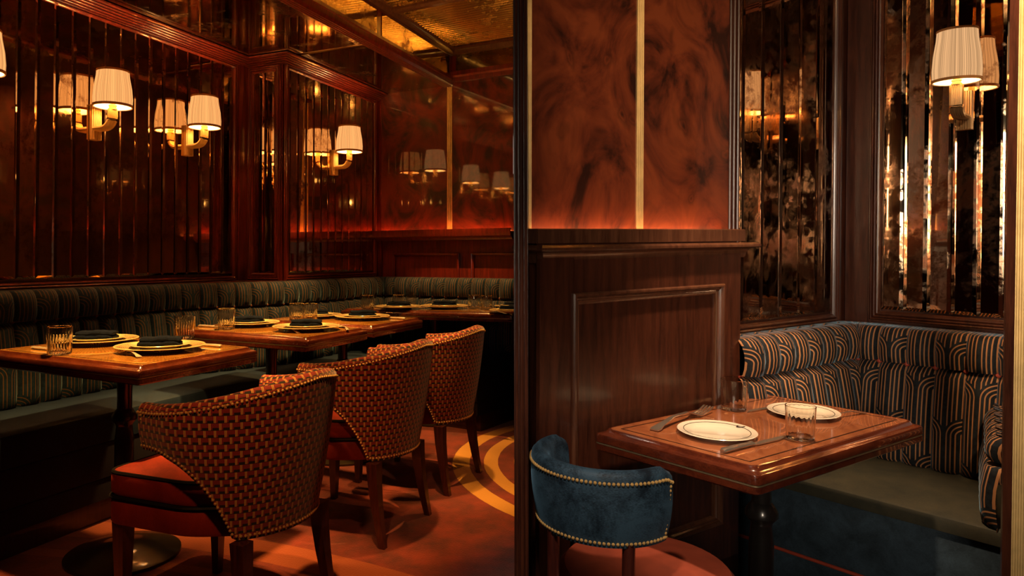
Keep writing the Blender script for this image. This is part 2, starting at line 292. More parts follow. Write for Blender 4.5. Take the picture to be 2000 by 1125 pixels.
# ------------------------------------------------------------------ mesh helpers
class MB:
    def __init__(s): s.v = []; s.f = []; s.uv = []; s.mi = []
    def vert(s, p): s.v.append(tuple(p)); return len(s.v)-1
    def face(s, idx, uv=None, mi=0): s.f.append(tuple(idx)); s.uv.append(uv); s.mi.append(mi)
    def grid(s, rows, uvs=None, close_u=False, close_v=False, mi=0, flip=False):
        """rows: list of lists of points"""
        n = len(rows); m = len(rows[0]); b = len(s.v)
        for r in rows: s.v.extend(tuple(p) for p in r)
        for i in range(n if close_u else n-1):
            for j in range(m if close_v else m-1):
                i2 = (i+1) % n; j2 = (j+1) % m
                q = (b+i*m+j, b+i2*m+j, b+i2*m+j2, b+i*m+j2)
                uv = (uvs[i][j], uvs[i+1][j], uvs[i+1][j+1], uvs[i][j+1]) if uvs else None
                if flip: q = q[::-1]; uv = uv[::-1] if uv else None
                s.face(q, uv, mi)
        return b
    def box(s, o, a, b, c):
        o, a, b, c = map(Vector, (o, a, b, c)); k = len(s.v)
        for i in (0, 1):
            for p in (o, o+a, o+a+b, o+b): s.v.append(tuple(p+c*i))
        for q in ((0, 3, 2, 1), (4, 5, 6, 7), (0, 1, 5, 4), (1, 2, 6, 5), (2, 3, 7, 6), (3, 0, 4, 7)): s.face([k+x for x in q])
    def prism(s, poly, z0, z1):
        k = len(s.v); n = len(poly)
        for z in (z0, z1):
            for p in poly: s.v.append((p[0], p[1], z))
        s.face([k+n-1-i for i in range(n)]); s.face([k+n+i for i in range(n)])
        for i in range(n): j = (i+1) % n; s.face((k+i, k+j, k+n+j, k+n+i))
    def lathe(s, prof, seg=32, cx=0, cy=0, rib=0, amp=0, cap=False):
        rows = []
        for i in range(seg):
            a = 2*PI*i/seg
            rows.append([(cx+(r+(amp*math.cos(rib*a) if rib and fl else 0))*math.cos(a), cy+(r+(amp*math.cos(rib*a) if rib and fl else 0))*math.sin(a), z) for (r, z, *ff) in prof for fl in [bool(ff)]])
        s.grid(rows, close_u=True)
    def tube(s, pts, r, seg=8, squash=1.0):
        pts = [Vector(p) for p in pts]; rows = []
        for i, p in enumerate(pts):
            t = (pts[min(i+1, len(pts)-1)]-pts[max(i-1, 0)]).normalized()
            up = Vector((0, 0, 1)) if abs(t.z) < 0.95 else Vector((0, 1, 0))
            a = t.cross(up).normalized(); b = a.cross(t).normalized(); rr = r[i] if isinstance(r, (list, tuple)) else r
            rows.append([p+a*rr*math.cos(q)+b*rr*squash*math.sin(q) for q in [2*PI*k/seg for k in range(seg)]])
        b0 = s.grid(rows, close_v=True)
        n = len(pts); s.face([b0+k for k in range(seg)]); s.face([b0+(n-1)*seg+seg-1-k for k in range(seg)])
    def ball(s, c, r, seg=6, rings=4, sz=1.0):
        rows = []
        for i in range(rings+1):
            ph = PI*i/rings
            rows.append([(c[0]+r*math.sin(ph)*math.cos(2*PI*j/seg), c[1]+r*math.sin(ph)*math.sin(2*PI*j/seg), c[2]+r*sz*math.cos(ph)) for j in range(seg)])
        s.grid(rows, close_v=True, flip=True)
    def build(s, name, mat, parent=None, smooth=True, angle=35, loc=None):
        me = bpy.data.meshes.new(name); me.from_pydata(s.v, [], s.f)
        if any(u for u in s.uv):
            l = me.uv_layers.new(name='UVMap'); k = 0
            for f, u in zip(s.f, s.uv):
                for j in range(len(f)):
                    if u: l.data[k].uv = u[j]
                    k += 1
        mats = mat if isinstance(mat, (list, tuple)) else [mat]
        for mm in mats: me.materials.append(mm)
        if len(mats) > 1: me.polygons.foreach_set('material_index', s.mi)
        me.update()
        import bmesh
        bm = bmesh.new(); bm.from_mesh(me); bmesh.ops.remove_doubles(bm, verts=bm.verts, dist=1e-5); bmesh.ops.recalc_face_normals(bm, faces=bm.faces)
        ca = math.radians(angle)
        for e in bm.edges:
            if len(e.link_faces) == 2 and e.calc_face_angle(0) > ca: e.smooth = False
        for f in bm.faces: f.smooth = smooth
        bm.to_mesh(me); bm.free()
        return link(name, me, parent, loc)
def link(name, me, parent=None, loc=None):
    o = bpy.data.objects.new(name, me); C.objects.link(o)
    if parent is not None: o.parent = parent
    else: ROOTS.append((o, ROOM))
    if loc is not None: o.location = loc
    return o
def tag(o, label=None, cat=None, group=None, kind=None):
    for k, v in (('label', label), ('category', cat), ('group', group), ('kind', kind)):
        if v: o[k] = v
    return o
def thing(name, label, cat, loc=(0, 0, 0), rz=0, group=None, kind=None):
    o = link(name, None); o.location = loc; o.rotation_euler = (0, 0, rz); tag(o, label, cat, group, kind); return o
def struct(o): o['kind'] = 'structure'; return o
def dup(root, loc, rz, label, group=None):
    r = root.copy(); C.objects.link(r); r.location = loc; r.rotation_euler = (0, 0, rz); r['label'] = label
    if group: r['group'] = group
    ROOTS.append((r, ROOM))
    def rec(src, dst):
        for ch in [c for c in src.children]:
            c = ch.copy(); C.objects.link(c); c.parent = dst; rec(ch, c)
    rec(root, r); return r

# ------------------------------------------------------------------ picture <-> place
def ray(px, py):
    d = Vector(((px-CX)/F, 1, -(py-HY)/F)); return Matrix.Rotation(TILT[ROOM], 3, 'X') @ d
def hitz(px, py, z):
    d = ray(px, py); t = (z-CAMZ)/d.z; return Vector((d.x*t, d.y*t, z))
def proj(p):
    v = ROOM_M[ROOM] @ Vector(p) - CAM; return (CX+F*v.x/v.y, HY-F*v.z/v.y)
class Wall:
    """a vertical plane: origin o, direction d along it, n out of it towards the room"""
    def __init__(s, o, d, n): s.o = Vector(o[:2]); s.d = Vector(d).normalized(); s.n = Vector(n).normalized()
    def P(s, q, z, out=0.0): p = s.o+s.d*q+s.n*out; return Vector((p.x, p.y, z))
    def hit(s, px, py, out=0.0):
        r = ray(px, py); a = (s.o+s.n*out).dot(s.n); t = a/(r.x*s.n.x+r.y*s.n.y); p = Vector((r.x*t, r.y*t))
        return ((p-s.o).dot(s.d), CAMZ+r.z*t)
    def q(s, px, out=0.0): return s.hit(px, 400, out)[0]
def frame_rect(mb, W, q0, q1, z0, z1, prof):
    """mitred frame: prof = [(inset, out)]"""
    rows = []
    for (sx, sz) in ((0, 0), (1, 0), (1, 1), (0, 1)):
        rows.append([W.P((q0+i) if sx == 0 else (q1-i), (z0+i) if sz == 0 else (z1-i), o) for (i, o) in prof])
    mb.grid(rows, close_u=True)
def reed(w, out, n=3, base=0.0):
    """reeded moulding profile of width w with n beads"""
    pr = [(0, base), (0, out*0.55)]
    for k in range(n):
        c = w*(0.12+0.76*(k+0.5)/n); h = w*0.38/n
        for a in range(5):
            t = PI*a/4; pr.append((c-h*math.cos(t), out*0.55+out*0.45*math.sin(t)*(1-0.22*k)))
    pr += [(w, out*0.3), (w, base)]
    return pr
def wall_quad(mb, W, q0, q1, z0, z1, out, th):
    mb.box(W.P(q0, z0, out), W.P(q1, z0, out)-W.P(q0, z0, out), W.P(q0, z0, out-th)-W.P(q0, z0, out), (0, 0, z1-z0))
PANE_CACHE = {}
def panes(parent, W, edges, z0, z1, out, mat, bev=0.013, drop=0.0035, jitter=0.002, name='mirror_pane'):
    for a, b in zip(edges[:-1], edges[1:]):
        mb = MB(); g = 0.0006; rj = lambda: random.uniform(-jitter, jitter)*0.5
        A = [W.P(a+g, z0, out), W.P(b-g, z0, out), W.P(b-g, z1, out), W.P(a+g, z1, out)]
        B = [W.P(a+bev, z0+bev, out+drop+rj()), W.P(b-bev, z0+bev, out+drop+rj()), W.P(b-bev, z1-bev, out+drop), W.P(a+bev, z1-bev, out+drop)]
        k = len(mb.v)
        for p in A+B: mb.vert(p)
        for i in range(4): j = (i+1) % 4; mb.face((i, j, 4+j, 4+i))
        mb.face((4, 5, 6, 7)); mb.build(name, mat, parent, smooth=False)
def sweep(mb, path, prof, closed=False, uvs=False):
    """path: 2D points; prof [(out to the left of travel, z)] - mitred"""
    n = len(path); rows = []
    for i in range(n):
        p = Vector(path[i])
        d0 = (p-Vector(path[i-1])).normalized() if (i > 0 or closed) else None
        d1 = (Vector(path[(i+1) % n])-p).normalized() if (i < n-1 or closed) else None
        if d0 is None: d0 = d1
        if d1 is None: d1 = d0
        n0 = Vector((-d0.y, d0.x)); n1 = Vector((-d1.y, d1.x)); m = (n0+n1); m = m/max(0.3, m.dot(n0)) if m.length > 1e-6 else n0
        rows.append([(p.x+m.x*o, p.y+m.y*o, z) for (o, z) in prof])
    mb.grid(rows, close_u=closed)
    if not closed:
        for r in (rows[0], rows[-1]):
            k = len(mb.v); mb.v.extend(r); mb.face(range(k, k+len(r)))
def inset_poly(poly, d):
    n = len(poly); out = []
    ar = sum(poly[i][0]*poly[(i+1) % n][1]-poly[(i+1) % n][0]*poly[i][1] for i in range(n)); sg = 1 if ar > 0 else -1
    for i in range(n):
        p = Vector(poly[i]); a = (p-Vector(poly[i-1])).normalized(); b = (Vector(poly[(i+1) % n])-p).normalized()
        na = Vector((-a.y, a.x))*sg; nb = Vector((-b.y, b.x))*sg; m = na+nb; out.append(p+m*(d/m.dot(na)))
    return out
def round_poly(poly, r, seg=3):
    n = len(poly); out = []
    for i in range(n):
        p = Vector(poly[i]); a = (Vector(poly[i-1])-p).normalized(); b = (Vector(poly[(i+1) % n])-p).normalized()
        s0 = p+a*r; s1 = p+b*r
        for k in range(seg+1):
            t = k/seg; out.append(s0*(1-t)**2+p*2*t*(1-t)+s1*t*t)
    return out

# ================================================================== LEFT-HAND ROOM
ROOM = 'L'
u1 = Vector((650/1400, 1)).normalized(); n1 = Vector((-u1.y, u1.x))          # along the mirrored wall, towards it
u2 = Vector((-2500/1400, 1)).normalized()                                    # along the end wall, leftwards
nB = Vector((-u2.y, u2.x)); nB = -nB if nB.y > 0 else nB                     # out of the end wall, to the room
WN1 = 3.0
W1 = Wall(n1*WN1, u1, -n1)
sj = W1.q(480)
def along(px, n):      # s at which the plane n meets picture column px
    return Wall(n1*n, u1, -n1).q(px)
lo, hi = 2.2, 3.0
for _ in range(40):
    mid = (lo+hi)/2
    if proj((*(u1*sj+n1*mid), 1.0))[0] > 553: lo = mid
    else: hi = mid
WN2 = (lo+hi)/2
W2 = Wall(n1*WN2, u1, -n1)
sc2 = W2.q(737)
CB = u1*sc2+n1*WN2
WB = Wall(CB, -u2, nB)
RT = Wall(u1*sj+n1*WN1, -n1, -u1)               # the short return where the wall steps out
Z_SOF = WB.hit(740, 190)[1]+0.012; Z_CEIL = WB.hit(866, 107)[1]
ZM0 = W1.hit(230, 540)[1]; ZM1 = W1.hit(420, 105)[1]
qbeam = WB.q(868)
DIVX = 1003.5
print('WN2', WN2, 'soffit', Z_SOF, 'ceil', Z_CEIL, 'mirror', ZM0, ZM1, 'qbeam', qbeam, 'corner', CB, W2.hit(650, 530), W2.hit(700, 186))
rayd = Vector(((DIVX-CX)/F, 1.0))
def on_div(W, px=DIVX+0.5): return W.q(px)
qd = WB.q(DIVX+3)
DEND = WB.P(qd, 0).xy

# ---- walls (bodies)
mb = MB()
wl = lambda s, n: u1*s+n1*n
mb.prism([wl(-4.0, WN1+0.01), wl(sj, WN1+0.01), wl(sj, WN2+0.01), wl(sc2+0.02, WN2+0.01), wl(sc2+0.02, WN1+0.35), wl(-4.0, WN1+0.35)][::-1], 0, 2.7)
wall_left = struct(mb.build('wall_left', MAH, smooth=False))
mb = MB()
a, b = WB.P(-0.1, 0, -0.01).xy, WB.P(qd+0.3, 0, -0.01).xy
mb.prism([a, b, b-nB*0.2, a-nB*0.2], 0, 2.7)
wall_back = struct(mb.build('wall_back', MAH, smooth=False))

# ---- mirrors, frames on wall_left
ee = []
e1 = W1.q(452)
pw = (W1.q(452)-W1.q(105))/13.0
k = 0
while e1-k*pw > W1.q(-260): ee.append(e1-k*pw); k += 1
ee = ee[::-1]; ZT = 2.270
panes(wall_left, W1, ee, ZM0, ZT, 0.004, MIR_L)
mb = MB(); frame_rect(mb, W1, ee[0]-0.05, e1+0.035, ZM0-0.045, ZT+0.02, reed(0.030, 0.022, 2)); 
mb.build('mirror_frame', MAH, wall_left)
mb = MB(); wall_quad(mb, W1, e1+0.035, sj-0.005, ZM0-0.05, ZT+0.05, 0.03, 0.04); mb.build('pilaster', MAH, wall_left, smooth=False)
# return
rw = WN1-WN2
panes(wall_left, RT, [rw*0.24, rw*0.50, rw*0.76], ZM0, ZT, 0.004, MIR_L)
mb = MB(); frame_rect(mb, RT, rw*0.06, rw*0.94, ZM0-0.045, ZT+0.02, reed(rw*0.16, 0.018, 3)); mb.build('mirror_frame', MAH, wall_left)
# second section
a, b = W2.q(563), W2.q(727)
n2 = 12
e2 = [a+(b-a)*i/n2 for i in range(n2+1)]
panes(wall_left, W2, e2, ZM0, ZT, 0.004, MIR_L)
mb = MB(); frame_rect(mb, W2, a-0.045, b+0.045, ZM0-0.045, ZT+0.02, reed(0.034, 0.022, 2)); mb.build('mirror_frame', MAH, wall_left)
# sill rail and cornice follow the wall's plan
zc = Z_SOF
path = [wl(-3.9, WN1), wl(sj, WN1), wl(sj, WN2), CB, WB.P(qd+0.1, 0).xy]
path = [Vector(p) for p in path]
pth = [path[0], path[1], path[2], path[3]]
def neg(pr): return [(-o, z) for o, z in pr]
mb = MB(); sweep(mb, pth, neg([(-0.01, ZM0-0.045), (0.03, ZM0-0.045), (0.034, ZM0-0.052), (0.030, ZM0-0.06), (0.026, ZM0-0.066), (0.034, ZM0-0.075), (0.045, ZM0-0.085), (0.045, ZM0-0.11), (-0.01, ZM0-0.11)]))
mb.build('sill_rail', MAH, wall_left)
zc0 = ZT+0.014; d = Z_SOF-zc0
mb = MB(); pr = [(-0.01, zc0), (0.018, zc0)]
for k in range(4):
    z = zc0+0.001+d*0.17*k; o = 0.018+0.017*k; hh_ = d*0.17
    for a_ in range(7):
        an = -PI/2+PI*a_/6; pr.append((o+0.004+0.011*math.cos(an), z+hh_*0.5+hh_*0.47*math.sin(an)))
    pr.append((o+0.006, z+hh_))
pr += [(0.090, zc0+d*0.72), (0.100, zc0+d*.80), (0.102, Z_SOF-0.002), (0.095, Z_SOF), (-0.01, Z_SOF)]
sweep(mb, pth, neg(pr)); mb.build('cornice', MAH, wall_left)

# ---- soffit with antique mirror panels, beam cornice, fascia, ribbed ceiling
ROOMN = WB.P(qbeam, 0).xy.dot(n1)             # n of the beam line
sB = (WB.P(qbeam, 0).xy).dot(u1)
mb = MB(); mb.prism([wl(-4, ROOMN), wl(sB, ROOMN), CB+n1*0.0, wl(sc2, WN1+0.3), wl(-4, WN1+0.3)], Z_SOF+0.012, Z_SOF+0.06)
ceiling = struct(mb.build('ceiling', MAH, smooth=False))
def soffit_panel(s0, s1, na, nb, s1b=None):
    m_ = MB(); s1b = s1b if s1b is not None else s1
    P = [wl(s0, na), wl(s1, na), wl(s1b, nb), wl(s0, nb)]
    m_.prism(P, Z_SOF+0.002, Z_SOF+0.012); return m_.build('soffit_mirror', MIR_S, ceiling, smooth=False)
sB2 = sc2
soffit_panel(sj+0.02, sB, ROOMN, WN2-0.02, sB2)
soffit_panel(sj-1.35, sj-0.02, ROOMN, WN1-0.02)
soffit_panel(sj-2.75, sj-1.39, ROOMN, WN1-0.02)
soffit_panel(sj-4.2, sj-2.79, ROOMN, WN1-0.02)
# reeded ribs between soffit panels
# beam: reeded cornice hanging at the soffit's outer edge
bp = [wl(-4, ROOMN), wl(sB, ROOMN)]
mb = MB(); pr = [(0.0, Z_SOF+0.02), (0.0, Z_SOF-0.004)]
for k in range(4): o = -0.004-0.017*k; pr += [(o, Z_SOF-0.002)]+[(o-0.008+0.007*math.cos(a_), Z_SOF-0.004-0.009*math.sin(a_)) for a_ in [PI*q_/6 for q_ in range(7)]]
pr += [(-0.074, Z_SOF+0.0), (-0.076, Z_SOF+0.008), (-0.078, Z_SOF+0.03), (-0.085, Z_SOF+0.036), (-0.085, Z_SOF+0.055), (0.0, Z_SOF+0.055)]
sweep(mb, bp, pr); mb.build('beam_cornice', MAH, ceiling)
OUTN = ROOMN-0.06
sB3 = (WB.P(qbeam+0.07, 0).xy).dot(u1)
FW = Wall(n1*OUTN, u1, -n1)
mb = MB(); wall_quad(mb, FW, -4, sB3, Z_SOF+0.05, Z_CEIL, 0.0, 0.05); mb.build('fascia', MAH, ceiling, smooth=False)
L0 = sB3
sf = [L0-0.02-1.05*k for k in range(0, 6)]
for k in range(5):
    mb = MB(); wall_quad(mb, FW, sf[k+1]+0.03, sf[k]-0.03, Z_SOF+0.062, Z_CEIL-0.03, 0.004, 0.004); mb.build('fascia_mirror', MIR_S, ceiling, smooth=False)
mb = MB(); wall_quad(mb, WB, qbeam+0.1, qd+0.2, Z_SOF+0.09, Z_CEIL-0.02, 0.008, 0.008); mb.build('fascia_mirror', MIR_S, ceiling, smooth=False)
mb = MB(); sweep(mb, [WB.P(qbeam+0.06, 0).xy, WB.P(qd+0.1, 0).xy], neg([(0, Z_SOF+0.02), (0.03, Z_SOF+0.02), (0.034, Z_SOF+0.05), (0.05, Z_SOF+0.06), (0.05, Z_SOF+0.09), (0, Z_SOF+0.09)]))
mb.build('frieze_rail', MAH, wall_back)
# ceiling field and crown mouldings
cq = WB.P(qbeam+0.06, 0).xy; cr = WB.P(qd+0.2, 0).xy
mb = MB(); mb.prism([wl(-4, OUTN), wl(sB3, OUTN), cr, (1.2, 2.5), (0.6, -2.6), (-2.6, -2.6)], Z_CEIL+0.05, Z_CEIL+0.12)
struct(mb.build('ceiling', MAH, smooth=False)); ceil2 = ROOTS[-1][0]
crown = [(0.0, Z_CEIL-0.02), (-0.02, Z_CEIL-0.02), (-0.034, Z_CEIL-0.008), (-0.04, Z_CEIL+0.01), (-0.055, Z_CEIL+0.018), (-0.055, Z_CEIL+0.05), (0, Z_CEIL+0.05)]
mb = MB(); sweep(mb, [wl(-4, OUTN), cq, cr], crown); mb.build('crown_moulding', MAH_CAP, ceil2)
# ribbed gold panels: ribs run parallel to the end wall
mb = MB(); nr = 0
step = 0.036
for k in range(1, 150):
    off = 0.07+k*step
    p0 = WB.P(qbeam+0.06, 0, off).xy
    # start on the fascia line, end by the divider
    t = (OUTN-0.055-p0.dot(n1))/((-u2).dot(n1)); s0 = p0+(-u2)*t
    s1 = s0+(-u2)*(1.4 if off < 2.5 else 1.6)
    if s0.y < -1.0: break
    dn = Vector(nB)
    pr3 = [(0.0, 0.05), (0.004, 0.024), (0.012, 0.010), (0.020, 0.010), (0.028, 0.024), (0.032, 0.05)]
    rows = [[(*(q+dn*a), Z_CEIL+h) for a, h in pr3] for q in (s0, s1)]
    mb.grid(rows)
o = mb.build('ceiling_ribs', GOLDC, ceil2); o['kind'] = 'stuff'
for k in range(3):
    s_ = sB3-0.95-1.15*k
    p0 = wl(s_, OUTN); mb = MB(); sweep(mb, [p0, p0+(-u2)*1.5], [(-0.03, Z_CEIL+0.05), (-0.03, Z_CEIL+0.0), (-0.015, Z_CEIL-0.012), (0.015, Z_CEIL-0.012), (0.03, Z_CEIL+0.0), (0.03, Z_CEIL+0.05)])
    mb.build('ceiling_batten', MAH_CAP, ceil2)

# ---- end wall: burl panels, brass strip, glow ledge, wainscot
zl = WB.hit(860, 449)[1]; ztop = Z_SOF+0.02
qs0, qs1 = WB.q(875), WB.q(885)
mb = MB(); wall_quad(mb, WB, 0.02, qs0, zl, ztop, 0.012, 0.012); mb.build('burl_panel', BURL_L, wall_back, smooth=False)
mb = MB(); wall_quad(mb, WB, qs1, qd+0.1, zl, ztop, 0.012, 0.012); mb.build('burl_panel', BURL_L, wall_back, smooth=False)
mb = MB(); ws = qs1-qs0
for i in range(3): mb.tube([WB.P(qs0+ws*(i+0.5)/3, zl-0.02, 0.014), WB.P(qs0+ws*(i+0.5)/3, Z_SOF+0.02, 0.014)], ws/6, 6)
mb.build('brass_strip', BRASSL, wall_back)
mb = MB(); sweep(mb, [CB, WB.P(qd, 0).xy], neg([(0, zl-0.075), (0.055, zl-0.075), (0.065, zl-0.06), (0.085, zl-0.05), (0.09, zl-0.03), (0.09, zl), (0.078, zl), (0.078, zl-0.02), (0, zl-0.02)]))
mb.build('ledge', MAH, wall_back)
mb = MB(); wall_quad(mb, WB, 0.03, qd-0.02, zl-0.019, zl-0.011, 0.06, 0.03); mb.build('led_strip', LED_L, wall_back, smooth=False)
zb = WB.hit(860, 548)[1]
mb = MB(); zz = WB.hit(830, 494)[1]
for (x0, x1) in ((768, 897), (921, 1040)):
    frame_rect(mb, WB, WB.q(x0), WB.q(x1), 0.5, zz, [(0, 0), (0, 0.012), (0.006, 0.018), (0.014, 0.014), (0.02, 0.004), (0.02, 0)])
mb.build('wainscot_moulding', MAH, wall_back)
mb = MB(); mb.box(WB.P(0, zb, 0), WB.P(0.045, zb, 0)-WB.P(0, zb, 0), nB.to_3d()*0.02, (0, 0, Z_SOF-zb)); mb.build('corner_post', MAH, wall_back, smooth=False)

# ---- dividing wall (its end towards the camera is the dark jamb between the two rooms)
dv0 = rayd*1.66
pA = Vector(((DIVX-CX)/F*1.66, 1.66)); pB = Vector(((1031-CX)/F*1.66, 1.66))
pC = Vector((0.2196, 1.76)); pD = DEND+Vector((0.25, 0.05))
mb = MB(); mb.prism([pA, pB, pC, pD, DEND], -0.25, 2.75)
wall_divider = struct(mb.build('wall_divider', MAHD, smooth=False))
mb = MB()
for i in range(3):
    x = pA.lerp(pB, (0.2, 0.55, 0.85)[i]); mb.tube([(x.x, x.y-0.001, -0.22), (x.x, x.y-0.001, 2.7)], (0.003, 0.005, 0.0035)[i], 8)
mb.build('jamb_moulding', MAHR, wall_divider)
DVd = (DEND-pA).normalized(); DW = Wall(pA+Vector((-DVd.y, DVd.x))*0.0006, DVd, (-DVd.y, DVd.x)); Ld = (DEND-pA).length
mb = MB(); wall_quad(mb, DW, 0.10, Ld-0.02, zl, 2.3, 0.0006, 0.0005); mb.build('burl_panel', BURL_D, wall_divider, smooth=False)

# ---- floor
mb = MB(); mb.prism([(-3.9, -2.6), (0.20, -2.6), (0.19, 1.7), DEND, CB+Vector((-0.3, 0.4)), wl(-4, WN1+.3)], -0.05, 0.0)
floor = struct(mb.build('floor', carpet_mat(), smooth=False))

# ---- banquette
def fillet_path(pts, r, seg=8):
    out = [Vector(pts[0])]
    for i in range(1, len(pts)-1):
        p = Vector(pts[i]); a = (Vector(pts[i-1])-p); b = (Vector(pts[i+1])-p); rr = min(r, a.length*.45, b.length*.45)
        s0 = p+a.normalized()*rr; s1 = p+b.normalized()*rr
        for k in range(seg+1): t = k/seg; out.append(s0*(1-t)**2+p*2*t*(1-t)+s1*t*t)
    out.append(Vector(pts[-1])); return out
class Path:
    def __init__(s, pts):
        s.p = pts; s.c = [0]
        for a, b in zip(pts[:-1], pts[1:]): s.c.append(s.c[-1]+(b-a).length)
        s.len = s.c[-1]
    def at(s, t):
        t = min(max(t, 0), s.len); i = 0
        while i < len(s.c)-2 and s.c[i+1] < t: i += 1
        f = (t-s.c[i])/max(1e-9, s.c[i+1]-s.c[i]); d = (s.p[i+1]-s.p[i]).normalized()
        return s.p[i].lerp(s.p[i+1], f), Vector((d.y, -d.x))          # position, normal to the right of travel
    def smooth(s, t, h=0.03):
        p, _ = s.at(t); a = s.at(t-h)[0]; b = s.at(t+h)[0]; d = (b-a).normalized(); return p, Vector((d.y, -d.x))
def channels(parent, path, W, z0, zm, z1, mat, bmat, pmat, depth_top=0.085, depth_bot=0.115, skip=None, uoff=0, ext=0):
    """padded upright channels: a roll above and a panel below the button line"""
    nchan = max(1, round(path.len/W)); W = path.len/nchan
    def strip(i, prof, name):
        m_ = MB(); rows = []; uvs = []; nu = 10
        vl = [0]
        for a, b in zip(prof[:-1], prof[1:]): vl.append(vl[-1]+math.hypot(a[0]-b[0], a[1]-b[1]))
        for k in range(nu+1):
            u = k/nu; p, nn = path.smooth((i+u)*W); bl = math.sqrt(max(0.0, 1-(2*u-1)**2*0.999))
            pin = 0.038*bl
            rows.append([(*(p+nn*(o+pin*(w_)-0.010*w_)), z) for (o, z, w_) in prof])
            uvs.append([(uoff+i+0.02+0.96*u, prof_v0+v) for v in vl])
        m_.grid(rows, uvs); return m_.build(name, mat, parent, angle=80)
    for i in range(nchan):
        if skip and skip(path.at((i+.5)*W)[0]): continue
        H = zm-z0; prof_v0 = 0.0
        lower = [(depth_bot*0.9, z0-0.01, 0.2)]+[(depth_bot+(depth_top-depth_bot)*t+0.012*math.sin(PI*t), z0+H*t, 1.0) for t in (0.04, 0.2, 0.4, 0.6, 0.8, 0.93)]+[(depth_top-0.012, zm-0.006, .5), (depth_top-0.030, zm, 0)]
        lower = [(o, z, w_) for (o, z, w_) in lower]
        prof_v0 = 0.0; strip(i, lower, 'back_channel')
        R = (z1-zm); prof_v0 = 0.0+H
        roll = [(depth_top-0.030, zm, 0), (depth_top-0.008, zm+0.006, .6)]
        roll += [(depth_top-0.055+0.062*math.cos(a)**0.7, zm+R*(0.40+0.60*math.sin(a)), 1.0) for a in [x*PI/180 for x in (-38, -18, 0, 20, 40, 60, 75)]]
        roll += [(0.012, z1, 1.0), (0.0, z1-0.012, .5)]+([(-ext, z1-0.012, 0)] if ext else [])
        strip(i, roll, 'roll_channel')
    bme = None
    for i in range(1, nchan):
        p, nn = path.smooth(i*W)
        if skip and skip(p): continue
        q = p+nn*(depth_top-0.010)
        if bme is None: m_ = MB(); m_.ball((0, 0, 0), 0.0095, 8, 6); bo = m_.build('button', bmat, parent); bme = bo.data
        else: bo = link('button', bme, parent)
        bo.location = (q.x, q.y, zm)
    m_ = MB(); pts = []
    k = int(path.len/0.03)
    for i in range(k+1):
        p, nn = path.smooth(path.len*i/k); q = p+nn*(depth_top-0.022); pts.append((q.x, q.y, zm))
    m_.tube(pts, 0.0035, 6); m_.build('button_cord', pmat, parent)
    return W
ZS, ZB, ZR = 0.455, 0.81, 0.945
pa = [wl(W1.q(-160), WN1-0.03), wl(sj-0.80, WN1-0.03), wl(sj-0.05, WN2-0.03), wl(sc2, WN2-0.03)-n1*0+(-u2)*0.0, WB.P(WB.q(1003, .11), 0, 0.03).xy]
# corner where both offset lines meet
cc = CB+(-n1)*0.03+nB*0.03
pa[3] = cc
bpath = Path(fillet_path(pa, 0.16, 10))
banq = thing('banquette', 'long L-shaped banquette with dark teal channelled back along mirrored wall', 'banquette', (0, 0, 0))
channels(banq, bpath, 0.104, ZS, ZB, ZR, DECO_L, BUTL, BUTL)
def offset_path(path, d, n=60):
    out = []
    for i in range(n+1):
        p, nn = path.smooth(path.len*i/n, 0.05); out.append(p+nn*d)
    return out
def seat_solid(name, path, din, dout, z0, z1, mat, parent, rnd=0.02, n=60):
    m_ = MB(); rows = []
    for i in range(n+1):
        p, nn = path.smooth(path.len*i/n, 0.05)
        prof = [(din, z0), (dout, z0), (dout, z1-rnd), (dout-rnd*.3, z1-rnd*.3), (dout-rnd, z1), ((din+dout)/2, z1+0.006), (din, z1)]
        rows.append([(*(p+nn*o), z) for o, z in prof])
    m_.grid(rows, close_v=True)
    for r in (rows[0], rows[-1]): kk = len(m_.v); m_.v.extend(r); m_.face(range(kk, kk+len(r)))
    return m_.build(name, mat, parent)
# seat front must not fold at the corner: use a plan polyline of its own
SD = WN1-0.03-2.445
sp_ = [wl(W1.q(-160)-0.1, 2.445), wl(along(470, 2.445), 2.445), wl(along(640, 2.445-0.26), 2.445-0.26)]
f3 = CB+(-n1)*(WN2-2.185)+nB*0.55
sp_ += [f3, f3+(-u2)*(0.62)]
sp_ = sp_[:3]+[f3, WB.P(qd-0.03, 0, 0.55).xy]
fp = fillet_path(sp_, 0.12, 6)
def banq_body(fp, back, z0, z1, name, mat, parent, inset=0.0, rnd=0.02):
    m_ = MB(); path = Path(fp); n = 50; rows = []
    bpth = Path(back)
    for i in range(n+1):
        p, nn = path.smooth(path.len*i/n, 0.04)
        q, _ = bpth.at(bpth.len*i/n); p = p-nn*inset
        dirv = (q-p).normalized()
        rows.append([(*q, z0), (*p, z0), (*p, z1-rnd), (*(p+dirv*rnd*.3), z1-rnd*.3), (*(p+dirv*rnd), z1), (*(p.lerp(q, .5)), z1+0.008), (*q, z1)])
    m_.grid(rows, close_v=True)
    for r in (rows[0], rows[-1]): kk = len(m_.v); m_.v.extend(r); m_.face(range(kk, kk+len(r)))
    return m_.build(name, mat, parent)
banq_body(fp, bpath.p, 0.335, ZS, 'seat_cushion', SEATV, banq)
banq_body(fp, bpath.p, 0.19, 0.332, 'seat_base', FRONTV, banq, 0.006, 0.004)
banq_body(fp, bpath.p, 0.10, 0.187, 'seat_base', FRONTV, banq, 0.012, 0.004)
banq_body(fp, bpath.p, 0.0, 0.10, 'plinth', MAHD, banq, 0.05, 0.002)

